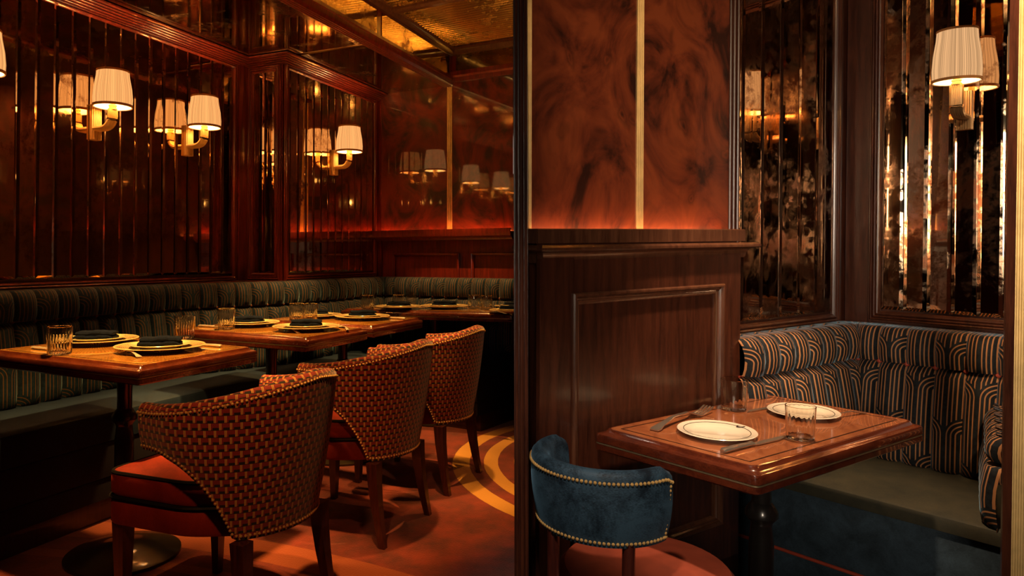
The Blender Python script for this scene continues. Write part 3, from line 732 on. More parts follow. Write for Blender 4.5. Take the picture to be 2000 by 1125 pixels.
# ---- tables
def make_table(name, label, corners, ztop, zfloor, top_mat, th=0.058, group=None, ped=None, inl=0.045, cr=0.012, base_r=0.20, two=None):
    cen = sum((Vector(c) for c in corners), Vector((0, 0)))/4
    t = thing(name, label, 'table', (cen.x, cen.y, zfloor), 0, group)
    P = [Vector(c)-cen for c in corners]; zt = ztop-zfloor
    def stack(layers, mat, nm, cap_top=True, cap_bot=True):
        m_ = MB(); rows = []
        for ins, z in layers: rows.append([(*p, zt+z) for p in round_poly(inset_poly(P, ins), cr+max(0, ins*0.2), 4)])
        m_.grid(rows, close_v=True)
        if cap_top: m_.vert; kk = len(m_.v); m_.v.extend(rows[0]); m_.face(range(kk, kk+len(rows[0])))
        if cap_bot: kk = len(m_.v); m_.v.extend(rows[-1]); m_.face(list(range(kk, kk+len(rows[-1])))[::-1])
        return m_.build(nm, mat, t, angle=28)
    stack([(0.026, 0.0), (0.027, -0.006)], top_mat, 'tabletop')
    stack([(0.027, -0.0006), (0.024, 0.0006), (0.021, -0.001), (0.017, -0.008), (0.014, -0.0105), (0.006, -0.0125), (0.002, -0.0145), (0.0, -0.019), (0.0, -th*.58), (0.004, -th*.60), (0.004, -th*.68), (0.0, -th*.70), (0.0, -th*.92), (0.006, -th), (0.02, -th)], TABE, 'edge_moulding', False)
    m_ = MB(); rows = [[(*p, zt+z) for p in round_poly(inset_poly(P, i_), cr, 4)] for i_, z in ((0.005, -th*.60), (0.0005, -th*.61), (0.0005, -th*.67), (0.005, -th*.68))]
    m_.grid(rows, close_v=True); m_.build('brass_band', BRONZE, t)
    if inl:
        for i_ in (inl,):
            m_ = MB(); A = inset_poly(P, i_); B = inset_poly(P, i_+0.0042)
            m_.grid([[(*p, zt+0.0004) for p in A], [(*p, zt+0.0005) for p in B]], close_v=True); m_.build('inlay', INLAY, t)
    pd = ped if ped else [Vector((0, 0))]
    for c in pd:
        m_ = MB(); h = zt-th
        m_.lathe([(0.0, h), (0.09, h), (0.09, h-0.012), (0.03, h-0.02), (0.026, h-0.10), (0.026, h-0.16), (0.031, h-0.165), (0.044, h-0.185), (0.044, h-0.20), (0.031, h-0.215), (0.028, h-0.225), (0.033, h-0.27), (0.034, h-0.42), (0.028, h-0.55), (0.022, 0.12), (0.030, 0.10), (0.034, 0.085), (0.024, 0.07), (0.026, 0.055)], 28, c.x, c.y)
        m_.build('pedestal', IRON, t)
        m_ = MB(); m_.lathe([(0.026, 0.058), (0.04, 0.045), (base_r*.6, 0.028), (base_r*.93, 0.016), (base_r, 0.010), (base_r, 0.0), (0.0, 0.0)], 40, c.x, c.y); m_.build('pedestal_base', BASEM, t)
    return t
ZT_L = 0.75
def quad_from(px, py, z, du, la, dv, lb):
    a = hitz(px, py, z).xy; return [a, a+du*la, a+du*la+dv*lb, a+dv*lb]
T1 = quad_from(272, 730, ZT_L-.02, u1, 0.56, u2, 0.82)
T2 = quad_from(600, 670, ZT_L-.02, u1, 0.50, u2, 0.80)
T3 = quad_from(729, 645, ZT_L-.02, u1, 0.56, u2, 0.74)
make_table('dining_table', 'glossy wooden table nearest the camera in the left-hand room', T1, ZT_L, 0, TABW)
make_table('dining_table', 'middle one of the glossy wooden tables along the banquette, behind the nearest table', T2, ZT_L, 0, TABW)
make_table('dining_table', 'third glossy wooden table along the banquette, butted against the middle one', T3, ZT_L, 0, TABW)
A4 = hitz(664, 609, ZT_L-.02).xy; B4 = hitz(1001, 618, ZT_L-.02).xy
dv = nB*-1
_b = A4+dv*0.53; _t = (_b.x-_b.y*(1001-CX)/F)/((1001-CX)/F*(B4-A4).normalized().y-(B4-A4).normalized().x)
T4 = [A4, B4, _b+(B4-A4).normalized()*_t, _b]
make_table('long_table', 'long wooden table in front of the end wall banquette, by the dividing wall', T4, ZT_L, 0, TABW, base_r=.17)
print('T1', [proj((*p, ZT_L)) for p in T1]); print('T4', T4, 'wallB out', (WB.o-A4).dot(-nB))

# ---- tableware builders
def fork(name, mat, label, cat='fork'):
    o = None; m_ = MB(); t = 0.0018
    def blade(pts):   # (y, halfwidth, z)
        rows = [[(-w_, y, z), (w_, y, z), (w_, y, z+t), (-w_, y, z+t)] for (y, w_, z) in pts]; b0 = m_.grid(rows, close_v=True)
        m_.face([b0, b0+1, b0+2, b0+3]); e = b0+4*(len(pts)-1); m_.face([e, e+1, e+2, e+3])
    blade([(-0.095, 0.0075, 0.001), (-0.088, 0.0095, 0.002), (-0.07, 0.006, 0.006), (-0.03, 0.0035, 0.013), (0.02, 0.003, 0.012), (0.035, 0.006, 0.007), (0.048, 0.0115, 0.003), (0.06, 0.0115, 0.002)])
    for k in range(4):
        x = -0.009+0.006*k; rows = [[(x-0.0013+a*0, y, z), (x+0.0013, y, z), (x+0.0013, y, z+t), (x-0.0013, y, z+t)] for (y, z, a) in ((0.058, 0.002, 0), (0.08, 0.004, 0), (0.10, 0.010, 0))]
        b0 = m_.grid(rows, close_v=True); m_.face([b0+8, b0+9, b0+10, b0+11])
    return m_
def knife():
    m_ = MB(); rows = []
    for (y, w_, z, t) in ((-0.105, 0.006, 0.0, 0.007), (-0.10, 0.0085, 0.0, 0.010), (-0.06, 0.0075, 0.001, 0.009), (-0.02, 0.0065, 0.001, 0.008), (-0.012, 0.008, 0.0, 0.010), (-0.006, 0.005, 0.002, 0.005)):
        rows.append([(w_*math.cos(a), y, z+t/2+t/2*math.sin(a)) for a in [2*PI*k/8 for k in range(8)]])
    b0 = m_.grid(rows, close_v=True); m_.face([b0+k for k in range(8)])
    rows = [[(-w_, y, .002), (w2, y, .002), (w2, y, .0035), (-w_, y, .0035)] for (y, w_, w2) in ((-0.008, .005, .005), (0.0, .006, .008), (0.07, .006, .009), (0.10, .005, .004), (0.108, .002, .0005))]
    b0 = m_.grid(rows, close_v=True); m_.face([b0+16+k for k in range(4)]); return m_
def spoon():
    m_ = MB(); rows = [[(-w_, y, z), (0, y, z-.001), (w_, y, z), (0, y, z+.0015)] for (y, w_, z) in ((-.09, .007, .002), (-.07, .006, .006), (-.03, .0035, .012), (.02, .003, .010), (.04, .006, .006), (.055, .016, .004), (.075, .019, .003), (.092, .012, .004), (.10, .002, .006))]
    m_.grid(rows, close_v=True); return m_
def tumbler_mesh(r0, r1, h, ribs, amp, seg):
    m_ = MB(); t = 0.0022
    m_.lathe([(0, 0), (r0*.8, 0), (r0, 0.003), (r0+(r1-r0)*.06, h*.06, 1), (r0+(r1-r0)*.35, h*.35, 1), (r0+(r1-r0)*.68, h*.70, 1), (r0+(r1-r0)*.74, h*.76), (r1, h-0.001), (r1-t*.5, h), (r1-t, h-0.001), (r0+(r1-r0)*.5-t, h*.5), (r0-t, 0.012), (r0*.6, 0.0095), (0, 0.009)], seg, rib=ribs, amp=amp)
    return m_
def napkin_mesh(w_=0.15, d_=0.085):
    m_ = MB(); rnd_ = random.Random(3)
    for k in range(2):
        rows = []; n = 18; z = 0.001+k*0.0142; r = 0.0068
        ww = w_/2*(1-.05*k); dd = d_/2*(1-.08*k)
        prof = [(-dd+.004, 0), (-dd, r), (-dd+.004, 2*r), (-dd*.3, 2*r+.002), (dd*.3, 2*r+.002), (dd-.004, 2*r), (dd, r), (dd-.004, 0)]
        for i in range(n+1):
            x = -ww+2*ww*i/n; e = 1-0.35*max(0, abs(2*i/n-1)-.8)/.2
            wob = 0.0016*math.sin(i*.6+k*2)+0.0007*math.sin(i*1.7+k)
            rows.append([(x+0.004*math.sin(k*2.1), y+0.002*math.sin(i*.9+k), z+zz*e+wob) for y, zz in prof])
        b0 = m_.grid(rows, close_v=True); m_.face(range(b0, b0+8)); m_.face(range(b0+n*8, b0+n*8+8))
    return m_
GL_L = tumbler_mesh(0.037, 0.042, 0.096, 26, 0.0011, 156)
glass_proto = None
FORKM, KNIFEM, SPOONM, NAPM = fork(0, 0, 0), knife(), spoon(), napkin_mesh()
MESH = {}
def piece(key, mbx, name, mat, label, cat, loc, rz, group=None, s=1.0):
    if key not in MESH:
        o = mbx.build(name, mat); MESH[key] = o.data
    else: o = link(name, MESH[key])
    o.location = loc; o.rotation_euler = (0, 0, rz); o.scale = (s, s, s); tag(o, label, cat, group); return o
chg = None
def place_setting(px, py, label, nap=True, rz=0.0, s=1.0):
    """charger with an inner plate (its own thing) and a folded napkin; px,py is the rim centre"""
    global chg
    p = hitz(px, py, ZT_L+0.018)
    z = ZT_L+0.001
    if 'ch' not in MESH:
        m_ = MB(); m_.lathe([(0, 0), (.085, 0), (.088, .003), (.120, .012), (.158, .019), (.160, .0205), (.158, .0215), (.118, .0155), (.095, .010), (0, .009)], 56); o = m_.build('charger_plate', CHARG); MESH['ch'] = o.data
        m_ = MB(); m_.lathe([(0, 0), (.070, 0), (.073, .003), (.095, .011), (.108, .0145), (.109, .0155), (.108, .0165), (.093, .0135), (.072, .007), (0, .006)], 56); q = m_.build('dinner_plate', PLATEL); MESH['pl'] = q.data
    else: o = link('charger_plate', MESH['ch']); q = link('dinner_plate', MESH['pl'])
    for k, zz in ((o, z), (q, z+0.0095)): k.location = (p.x, p.y, zz); k.scale = (s, s, s)
    tag(o, 'patterned-rim charger plate '+label, 'plate', 'charger plates on the left tables')
    tag(q, 'cream dinner plate on the charger '+label, 'plate', 'dinner plates on the left tables')
    if nap: piece('nap', NAPM, 'folded_napkin', NAVY, 'folded navy napkin on the plate '+label, 'napkin', (p.x, p.y, z+0.0208*s), rz, 'navy napkins', s)
def glass(px, py, label, s=1.0):
    p = hitz(px, py, ZT_L+0.001)
    piece('gl', GL_L, 'water_glass', GLASS, label, 'glass', tuple(p), random.random()*3, 'ribbed tumblers on the left tables', s)
def cutl(kind, p0, p1, label, s=1.0):
    a = hitz(*p0, ZT_L+.001); b = hitz(*p1, ZT_L+.001); c = (a+b)/2; d = b-a; rz = math.atan2(-d.x, d.y)
    m_, nm = {'f': (FORKM, 'fork'), 'k': (KNIFEM, 'knife'), 's': (SPOONM, 'spoon')}[kind]
    L_ = min(1.15, max(0.75, d.length/0.2))
    piece('c'+kind, m_, nm, SILVER, label, nm, (c.x, c.y, ZT_L+0.0015), rz, 'cutlery on the left tables', s)
R1 = math.atan2(u1.y, u1.x)
place_setting(313, 675, 'at the front of the nearest left table', rz=0.25, s=.97)
place_setting(188, 662, 'behind the tumbler on the nearest left table', rz=0.1, s=.97)
place_setting(487, 629, 'at the left end of the middle table', rz=0.1, s=.92)
place_setting(598, 637, 'at the front corner of the middle table', rz=0.1, s=.96)
place_setting(618, 614, 'at the back of the third table behind two tumblers', rz=0.2, s=.88)
place_setting(708, 617, 'at the front of the third table', rz=0.25, s=.94)
place_setting(779, 598, 'at the left end of the long end table', rz=-.4, s=.95)
place_setting(868, 597, 'at the middle of the long end table', rz=-.4, s=.98)
place_setting(996, 604.5, 'at the right front of the long end table', rz=-.4, s=.80)
place_setting(1003, 596.5, 'at the right back of the long end table', rz=-.4, s=.80)
glass(116, 692, 'ribbed tumbler at the left of the nearest left table')
glass(361, 662, 'ribbed tumbler behind the front plate of the nearest left table')
glass(442, 643, 'ribbed tumbler in front of the left plate on the middle table')
glass(579, 626, 'left one of two tumblers touching on the third table', .95)
glass(605, 629, 'right one of two tumblers touching on the third table')
glass(718, 606, 'ribbed tumbler at the near left corner of the long end table')
glass(778, 603, 'ribbed tumbler in front of the left plate on the long end table', .95)
glass(803, 597, 'ribbed tumbler by the cushions at the back of the long end table', .95)
glass(926, 603, 'left one of two tumblers touching on the long end table', .95)
glass(950, 605, 'right one of two tumblers touching on the long end table', .95)
cutl('f', (302, 706), (206, 682), 'silver fork at the front edge of the nearest left table')
cutl('k', (433, 678), (350, 672), 'silver knife right of the front plate on the nearest left table')
cutl('k', (50, 680), (150, 689), 'silver knife left of the tumbler on the nearest left table')
cutl('f', (608, 655), (522, 641), 'silver fork at the front corner of the middle table')
cutl('s', (682, 647), (664, 637), 'silver spoon right of the front plate on the middle table')
cutl('k', (393, 638), (450, 641), 'silver knife left of the tumbler on the middle table')
cutl('f', (722, 629), (655, 620), 'silver fork in front of the plate on the third table')
cutl('k', (783, 623), (735, 621), 'silver knife right of the plate on the third table')
cutl('f', (990, 613.5), (938, 610), 'silver fork at the front edge of the long end table')
cutl('k', (733, 600), (765, 603), 'silver knife at the left end of the long end table')

# ---- woven barrel chairs
def shell(parent, stations, th, mat, name, flare=0.03, nz=8, zref=0.30):
    """stations: (x, y, nx, ny, zb, zt, arc)"""
    m_ = MB(); rows = []; uvs = []
    for (x, y, nx, ny, zb, zt, s) in stations:
        ring = []; uv = []
        def pt(off, z):
            f = flare*max(0, (z-zref))/0.45
            return (x+nx*(off+f), y+ny*(off+f), z)
        for k in range(nz+1):
            z = zb+(zt-th*0.5-zb)*k/nz; ring.append(pt(0.006*math.sin(PI*k/nz), z)); uv.append((s, z))
        for k in range(1, 6):
            a = PI*k/6; ring.append(pt(-th/2+th/2*math.cos(a), zt-th*0.5+th*0.5*math.sin(a))); uv.append((s, zt+0.01*k))
        for k in range(nz+1):
            z = zt-th*0.5+(zb-zt+th*0.5)*k/nz; ring.append(pt(-th, z)); uv.append((s, zt+0.06+(zt-z)))
        ring.append(pt(0, zb)); uv.append((s, zb-.04))
        rows.append(ring); uvs.append(uv)
    m_.grid(rows, uvs)
    for r in (rows[0], rows[-1]): kk = len(m_.v); m_.v.extend(r[:-1]); m_.face(range(kk, kk+len(r)-1))
    return m_.build(name, mat, parent, angle=50)
def u_stations(hw, yb, yf, top, bot, n=56, taper=0.0):
    """barrel in plan: half ellipse at the back (centre y=yc), straight arms forward to yf"""
    yc = yb+hw*0.95; pts = []
    na = 12; nb_ = n-2*na
    for i in range(na): pts.append((-hw+taper*(1-i/na), yf+(yc-yf)*i/na))
    for i in range(nb_+1):
        a = PI+PI*i/nb_; pts.append((hw*math.cos(a), yc+(yc-yb)*math.sin(a)))
    for i in range(1, na+1): pts.append((hw-taper*i/na, yc+(yf-yc)*i/na))
    pts = [Vector(p) for p in pts]; cum = [0]
    for a, b in zip(pts[:-1], pts[1:]): cum.append(cum[-1]+(b-a).length)
    tot = cum[-1]; st = []
    for i, p in enumerate(pts):
        d = (pts[min(i+1, len(pts)-1)]-pts[max(0, i-1)]).normalized(); nn = Vector((d.y, -d.x))
        s = cum[i]; e = min(s, tot-s)      # distance from the nearer arm end
        st.append((p.x, p.y, nn.x, nn.y, bot(e, tot/2), top(e, tot/2), s-tot/2))
    return st
def sm(t): t = max(0, min(1, t)); return t*t*(3-2*t)
def nails(parent, stations, mat, flare, zref, space=0.0125, r=0.0042, inset=0.012, name='nailhead_trim'):
    m_ = MB()
    def pos(st, z):
        f = flare*max(0, z-zref)/0.45; return Vector((st[0]+st[2]*(f+0.0015), st[1]+st[3]*(f+0.0015), z))
    line = [pos(st, st[5]-0.024) for st in stations]
    end1 = [pos(stations[0], stations[0][4]+inset+(stations[0][5]-.024-stations[0][4]-inset)*k/6)+Vector((0, 0, 0)) for k in range(7)]
    end2 = [pos(stations[-1], stations[-1][4]+inset+(stations[-1][5]-.024-stations[-1][4]-inset)*k/6) for k in range(7)]
    shift1 = Vector((stations[1][0]-stations[0][0], stations[1][1]-stations[0][1], 0)).normalized()*inset
    shift2 = Vector((stations[-2][0]-stations[-1][0], stations[-2][1]-stations[-1][1], 0)).normalized()*inset
    end1 = [p+shift1 for p in end1]; end2 = [p+shift2 for p in end2]
    lowr = [pos(st, st[4]+inset) for st in stations]
    for ln in (line, end1, end2, lowr):
        P_ = [ln[0]]; acc = 0
        for a, b in zip(ln[:-1], ln[1:]):
            L_ = (b-a).length; t = space-acc
            while t <= L_: P_.append(a.lerp(b, t/L_)); t += space
            acc = (acc+L_) % space
        for p in P_: m_.ball(p, r, 6, 4)
    o = m_.build(name, mat, parent); o['kind'] = 'stuff'; return o
def leg_mesh(x, y, z0, z1, w0, w1, dx, dy):
    m_ = MB(); rows = []
    for k in range(5):
        t = k/4; z = z0+(z1-z0)*t; w_ = w0+(w1-w0)*t; ox = dx*(1-t)**1.6; oy = dy*(1-t)**1.6
        rows.append([(x+ox+sx*w_/2, y+oy+sy*w_/2, z) for sx, sy in ((-1, -1), (1, -1), (1, 1), (-1, 1))])
    b0 = m_.grid(rows, close_v=True); m_.face([b0+3, b0+2, b0+1, b0]); m_.face([b0+16+i for i in range(4)]); return m_
def rounded_slab(poly, r, z0, z1, rr=0.012, crown=0.0, seg=5):
    m_ = MB(); rows = []
    for ins, z in ((rr, z0), (rr*.3, z0+rr*.3), (0, z0+rr), (0, z1-rr), (rr*.3, z1-rr*.3), (rr, z1), (rr*6, z1+crown*.7)):
        rows.append([(*p, z) for p in round_poly(inset_poly(poly, ins), r, seg)])
    m_.grid(rows, close_v=True)
    for k, rw_ in ((0, rows[0]), (1, rows[-1])): kk = len(m_.v); m_.v.extend(rw_); m_.face(range(kk, kk+len(rw_)))
    return m_
def pipe_loop(poly, r, z, rad=0.006, seg=5):
    m_ = MB(); pts = [(*p, z) for p in round_poly(poly, r, seg)]; pts.append(pts[0]); m_.tube(pts, rad, 6); return m_
def barrel_chair(label, loc, rz, group):
    t = thing('barrel_chair', label, 'chair', loc, rz, group)
    hw = 0.244
    top = lambda e, h: 0.680+0.085*sm((e-0.02)/0.52)
    def bot(e, h):
        return 0.550-0.238*min(1, max(0, e/0.265))**3.0
    st = u_stations(hw, -0.255, 0.085, top, bot, 72, 0.015)
    shell(t, st, 0.05, WEAVE, 'back_shell', 0.066)
    nails(t, st, NAIL, 0.066, 0.30, r=0.0042)
    seat = [(-0.235, 0.275), (0.235, 0.275), (0.222, -0.03), (0.13, -0.19), (-0.13, -0.19), (-0.222, -0.03)]
    rounded_slab([Vector(p) for p in seat], 0.05, 0.305, 0.385, 0.012).build('seat_base', REDV, t)
    rounded_slab([Vector(p) for p in seat], 0.05, 0.388, 0.462, 0.014, 0.018).build('seat_cushion', REDV, t)
    pipe_loop([Vector(p) for p in seat], 0.05, 0.386).build('piping', PIPE, t)
    pipe_loop(inset_poly([Vector(p) for p in seat], 0.004), 0.05, 0.456).build('piping', PIPE, t)
    for sx in (-1, 1):
        leg_mesh(sx*0.20, 0.235, 0, 0.31, 0.024, 0.045, 0, 0.0).build('leg', LEGW, t, smooth=False)
        leg_mesh(sx*0.185, -0.19, 0, 0.31, 0.024, 0.045, sx*0.01, -0.045).build('leg', LEGW, t, smooth=False)
    return t
face = math.atan2(-n1.x, n1.y)       # local +Y towards the wall
def rearpt(p): return Vector(p)+n1*0.21
c1 = rearpt((-0.43, 2.12)); c2 = rearpt((-0.135, 2.88)); c3 = rearpt((0.118, 3.475))
ch = barrel_chair('woven-pattern barrel chair with red seat nearest the camera, in front of the first table', (c1.x, c1.y, 0), face, 'woven barrel chairs')
dup(ch, (c2.x, c2.y, 0), face, 'woven-pattern barrel chair in the middle, between the front and the farthest one')
dup(ch, (c3.x, c3.y, 0), face, 'woven-pattern barrel chair farthest from the camera, by the yellow carpet rings')

# ---- sconces
def sconce(label, loc, rz, group, shade_m, metal, s=1.0, power=3.0, col=WARM, out=0.125, h0=0.075, hs=1.0):
    t = thing('wall_sconce', label, 'lamp', loc, rz, group); t.scale = (s, s, s)
    m_ = MB(); m_.box((-0.028, 0, -0.075), (0.056, 0, 0), (0, 0.018, 0), (0, 0, 0.17))
    for k in range(5): x = -0.018+0.009*k; m_.tube([(x, 0.019, -0.075), (x, 0.019, 0.095)], 0.0042, 6)
    m_.build('backplate', metal, t)
    m_ = MB(); cy, R_ = out-0.055, 0.055
    pts = [(0, 0.018, -0.022), (0, cy*.5+.01, -0.022), (0, cy, -0.022)]+[(0, cy+R_*math.sin(a), -0.022+R_*(1-math.cos(a))) for a in [PI/2*k/8 for k in range(1, 9)]]+[(0, out, h0-.025), (0, out, h0-.012)]
    for k in range(5):
        dx = -0.016+0.008*k; m_.tube([(p[0]+dx*.9, p[1], p[2]) for p in pts], [.0125]*len(pts), 8)
    m_.build('arm', metal, t)
    m_ = MB(); m_.lathe([(a_, b_+h0-.052) for a_, b_ in [(0, .040), (.020, .040), (.020, .046), (.016, .048), (.016, .054), (.019, .056), (.019, .062), (.012, .064), (.012, .085), (0, .085)]], 20, 0, out); m_.build('lamp_socket', metal, t)
    m_ = MB(); m_.ball((0, 0, 0), 0.022, 12, 8, 1.3); b_ = m_.build('bulb', BULB, t, loc=(0, out, h0+0.06))
    h1, r0, r1 = h0+0.176*hs, 0.087, 0.072
    m_ = MB(); m_.lathe([(r0, 0, 1), (r0+.002, .04*hs, 1), (r0-.002, .09*hs, 1), (r1+.003, .145*hs, 1), (r1, h1-h0, 1)], 208, rib=52, amp=0.0012)
    sh = m_.build('lamp_shade', shade_m, t, loc=(0, out, h0), angle=80)
    m_ = MB(); m_.lathe([(r0-.004, .002), (r0-.005, .05), (r1-.004, h1-h0-.002)], 48); ln_ = m_.build('lining', LINING, sh)
    m_ = MB(); m_.lathe([(r0+.001, -.001), (r0+.004, 0), (r0+.0045, .011), (r0+.001, .012)], 64); m_.build('trim_band', BAND, sh); m_ = MB(); m_.lathe([(r1+.001, h1-h0-.008), (r1+.004, h1-h0-.007), (r1+.0035, h1-h0+.001), (r1-.002, h1-h0+.001)], 64); m_.build('trim_band', BAND, sh)
    l = bpy.data.lights.new('bulb_light', 'POINT'); l.energy = power*s*s; l.color = col; l.shadow_soft_size = 0.024
    lo_ = bpy.data.objects.new('bulb_light', l); C.objects.link(lo_); lo_.parent = t; lo_.location = (0, out, h0+.105)
    return t
rz_w1 = math.atan2(n1.x, -n1.y)      # local +Y out of wall_left
for (W, px, py, lab) in ((W1, -80, 184, 'pleated cream wall sconce cut off by the left edge of the picture'),
                          (W1, 182, 244, 'second pleated cream wall sconce from the left edge, on the long mirrored wall'),
                          (W1, 364, 279, 'pleated cream wall sconce just left of the step in the mirrored wall'),
                          (W2, 650, 321, 'pleated cream wall sconce right of the step in the mirrored wall')):
    q, z = W.hit(px, py); p = W.P(q, z, 0.008)
    sconce(lab, tuple(p), rz_w1, 'wall sconces', SHADE_L, BRASSL, 1.0, 9.0, AMBER)

# ================================================================== RIGHT-HAND BOOTH
ROOM = 'R'
FR = CAMZ-1.30; DT = 0.55
uA = Vector((2150/1400, 1)).normalized(); uB = Vector((-1150/1400, 1)).normalized()
nA = Vector((-uA.y, uA.x)); nBr = Vector((uB.y, -uB.x))         # away from the camera
XW = Wall(nA*1.46, uA, -nA); XB = Wall(nA*1.52, uA, -nA); XM = Wall(nA*1.565, uA, -nA)
BW = Wall(nBr*3.20, -uB, -nBr)                                  # runs from the corner towards the camera's right
def meet(W1_, W2_):
    a, b = W1_.n, W2_.n; ca, cb = W1_.o.dot(a), W2_.o.dot(b); det = a.x*b.y-a.y*b.x
    return Vector(((ca*b.y-a.y*cb)/det, (a.x*cb-ca*b.x)/det))
CR = meet(XM, BW)
print('corner R px', proj((CR.x, CR.y, 1.0)))
qc = (CR-BW.o).dot(BW.d); qm = (CR-XM.o).dot(XM.d)
# walls
mb = MB(); q0w, q1w = XW.q(1048), XW.q(1440)
zcap = XW.hit(1250, 447)[1]
a, b = XW.P(q0w, 0).xy, XW.P(q1w, 0).xy
mb.prism([a, b, b+nA*0.06, a+nA*0.06+uA*0.05], FR, zcap-0.03); wall_w = struct(mb.build('wall_wainscot', MAHR, smooth=False))
mb = MB(); a, b = XB.P(XB.q(1024), 0, -0.012).xy, XB.P(XB.q(1426), 0, -0.012).xy
mb.prism([a, b, b+nA*0.03, a+nA*0.03+uA*0.04], FR, 2.4); wall_b = struct(mb.build('wall_burl', MAHR, smooth=False))
mb = MB(); a, b = XM.P(XM.q(1426), 0, -0.01).xy, CR-nA*-0.01
mb.prism([a, CR+nA*.01, CR+uA*.2+nA*.01, CR+uA*.2+nA*.2, a+nA*.2], FR+0.47, 2.4); wall_m = struct(mb.build('wall_far_mirror', MAHR, smooth=False))
mb = MB(); a, b = CR-nBr*-0.01, BW.P(BW.q(2250), 0, -0.01).xy
mb.prism([a, b, b+nBr*.2, a+nBr*.2], FR, 2.4); wall_r = struct(mb.build('wall_right', MAHR, smooth=False))
# wainscot cap, moulding, panel
Zc = zcap
mb = MB(); qs, qe = XW.q(1072), XW.q(1449)
pth = [XW.P(qs-0.02, 0).xy+nA*0.06, XW.P(qs-0.02, 0).xy, XW.P(qe, 0).xy, XW.P(qe, 0).xy+nA*0.06]
e0, e1_ = XW.P(XW.q(1052), 0).xy, XW.P(XW.q(1446), 0).xy
capz = XW.hit(1250, 473)[1]
sweep(mb, [e0+nA*.06, e0, e1_, e1_+nA*.06], neg([(-0.06, capz), (0.012, capz), (0.012, Zc-0.003), (0.008, Zc), (-0.018, Zc), (-0.018, Zc-0.02), (-0.06, Zc-0.02)]))
mb.build('cap_fascia', MAH_CAP, wall_w)
z2 = XW.hit(1250, 476)[1]; z3 = XW.hit(1250, 506)[1]; hh = z2-z3
pr = [(0, z3-0.004), (0.008, z3-.004), (0.010, z3), (0.012, z3+hh*.18)]
pr += [(0.012+0.022*(1-math.cos(t)), z3+hh*(.2+.42*math.sin(t))) for t in (0.4, 0.8, 1.2, 1.5)]
pr += [(0.040, z3+hh*.64), (0.046, z3+hh*.72), (0.046, z3+hh*.86), (0.040, z2), (0, z2)]
e2_, e3_ = XW.P(XW.q(1062), 0).xy, XW.P(XW.q(1447), 0).xy
mb = MB(); sweep(mb, [e2_+nA*.08, e2_, e3_, e3_+nA*.08], neg(pr)); mb.build('cap_moulding', MAH_CAP, wall_w)
mb = MB(); qa, za = XW.hit(1113, 573); qb_, zb_ = XW.hit(1401, 1019)
frame_rect(mb, XW, qa, qb_, zb_, XW.hit(1401, 556)[1], [(-.004, .012), (-.004, 0.019), (0.000, 0.023), (0.005, 0.023), (0.009, 0.015), (0.012, 0.017), (0.016, 0.012), (0.019, 0.013), (0.023, 0.007), (0.030, 0.004), (0.031, -.002)])
mb.build('panel_moulding', MAH_CAP, wall_w)
mb = MB(); zf0, zf1 = zb_, XW.hit(1401, 556)[1]
for (a0, a1, c0, c1_) in ((q0w, qa+.001, FR, zcap-.08), (qb_-.001, q1w, FR, zcap-.08), (qa, qb_, zf1, zcap-.085), (qa, qb_, FR, zf0)): wall_quad(mb, XW, a0, a1, c0, c1_, 0.014, 0.013)
mb.build('stile_and_rail', MAHR, wall_w, smooth=False)
mb = MB(); wall_quad(mb, XW, q0w, q1w, FR, FR+0.22, 0.014, 0.012); struct(mb.build('baseboard_left', MAHR, smooth=False))
# burl panels, brass strips, frame, glow
zlb = Zc-0.02
def quadpx(W, x0, x1, z0, z1, out, th, nm, mat, par): m_ = MB(); wall_quad(m_, W, W.q(x0), W.q(x1), z0, z1, out, th); return m_.build(nm, mat, par, smooth=False)
quadpx(XB, 1037, 1242, zlb, 2.4, 0.0, 0.01, 'burl_panel', BURL_R, wall_b)
quadpx(XB, 1255, 1422, zlb, 2.4, 0.0, 0.01, 'burl_panel', BURL_R, wall_b)
for (x0, x1) in ((1029, 1037), (1242, 1255)):
    m_ = MB(); a, b = XB.q(x0), XB.q(x1)
    for i in range(4): m_.tube([XB.P(a+(b-a)*(i+.5)/4, zlb, 0.002), XB.P(a+(b-a)*(i+.5)/4, 2.4, 0.002)], (b-a)/8, 6)
    m_.build('brass_strip', BRASSL, wall_b)
mb = MB(); a, b = XB.q(1422), XB.q(1441)
sweep(mb, [XB.P(a, 0).xy, XB.P(b, 0).xy+nA*0.0], neg([(-.06, zlb), (.0, zlb), (.0, 2.4), (-.06, 2.4)]))
for k in range(3): x = a+(b-a)*(.15+.34*k); mb.tube([XB.P(x, zlb-.1, .001+.002*k), XB.P(x, 2.4, .001+.002*k)], 0.006, 8)
mb.build('edge_post', MAHR, wall_b)
mb = MB(); wall_quad(mb, XB, XB.q(1034), XB.q(1425), zcap-.019, zcap-.013, 0.036, 0.02); mb.build('led_strip', LED_R, wall_b, smooth=False)
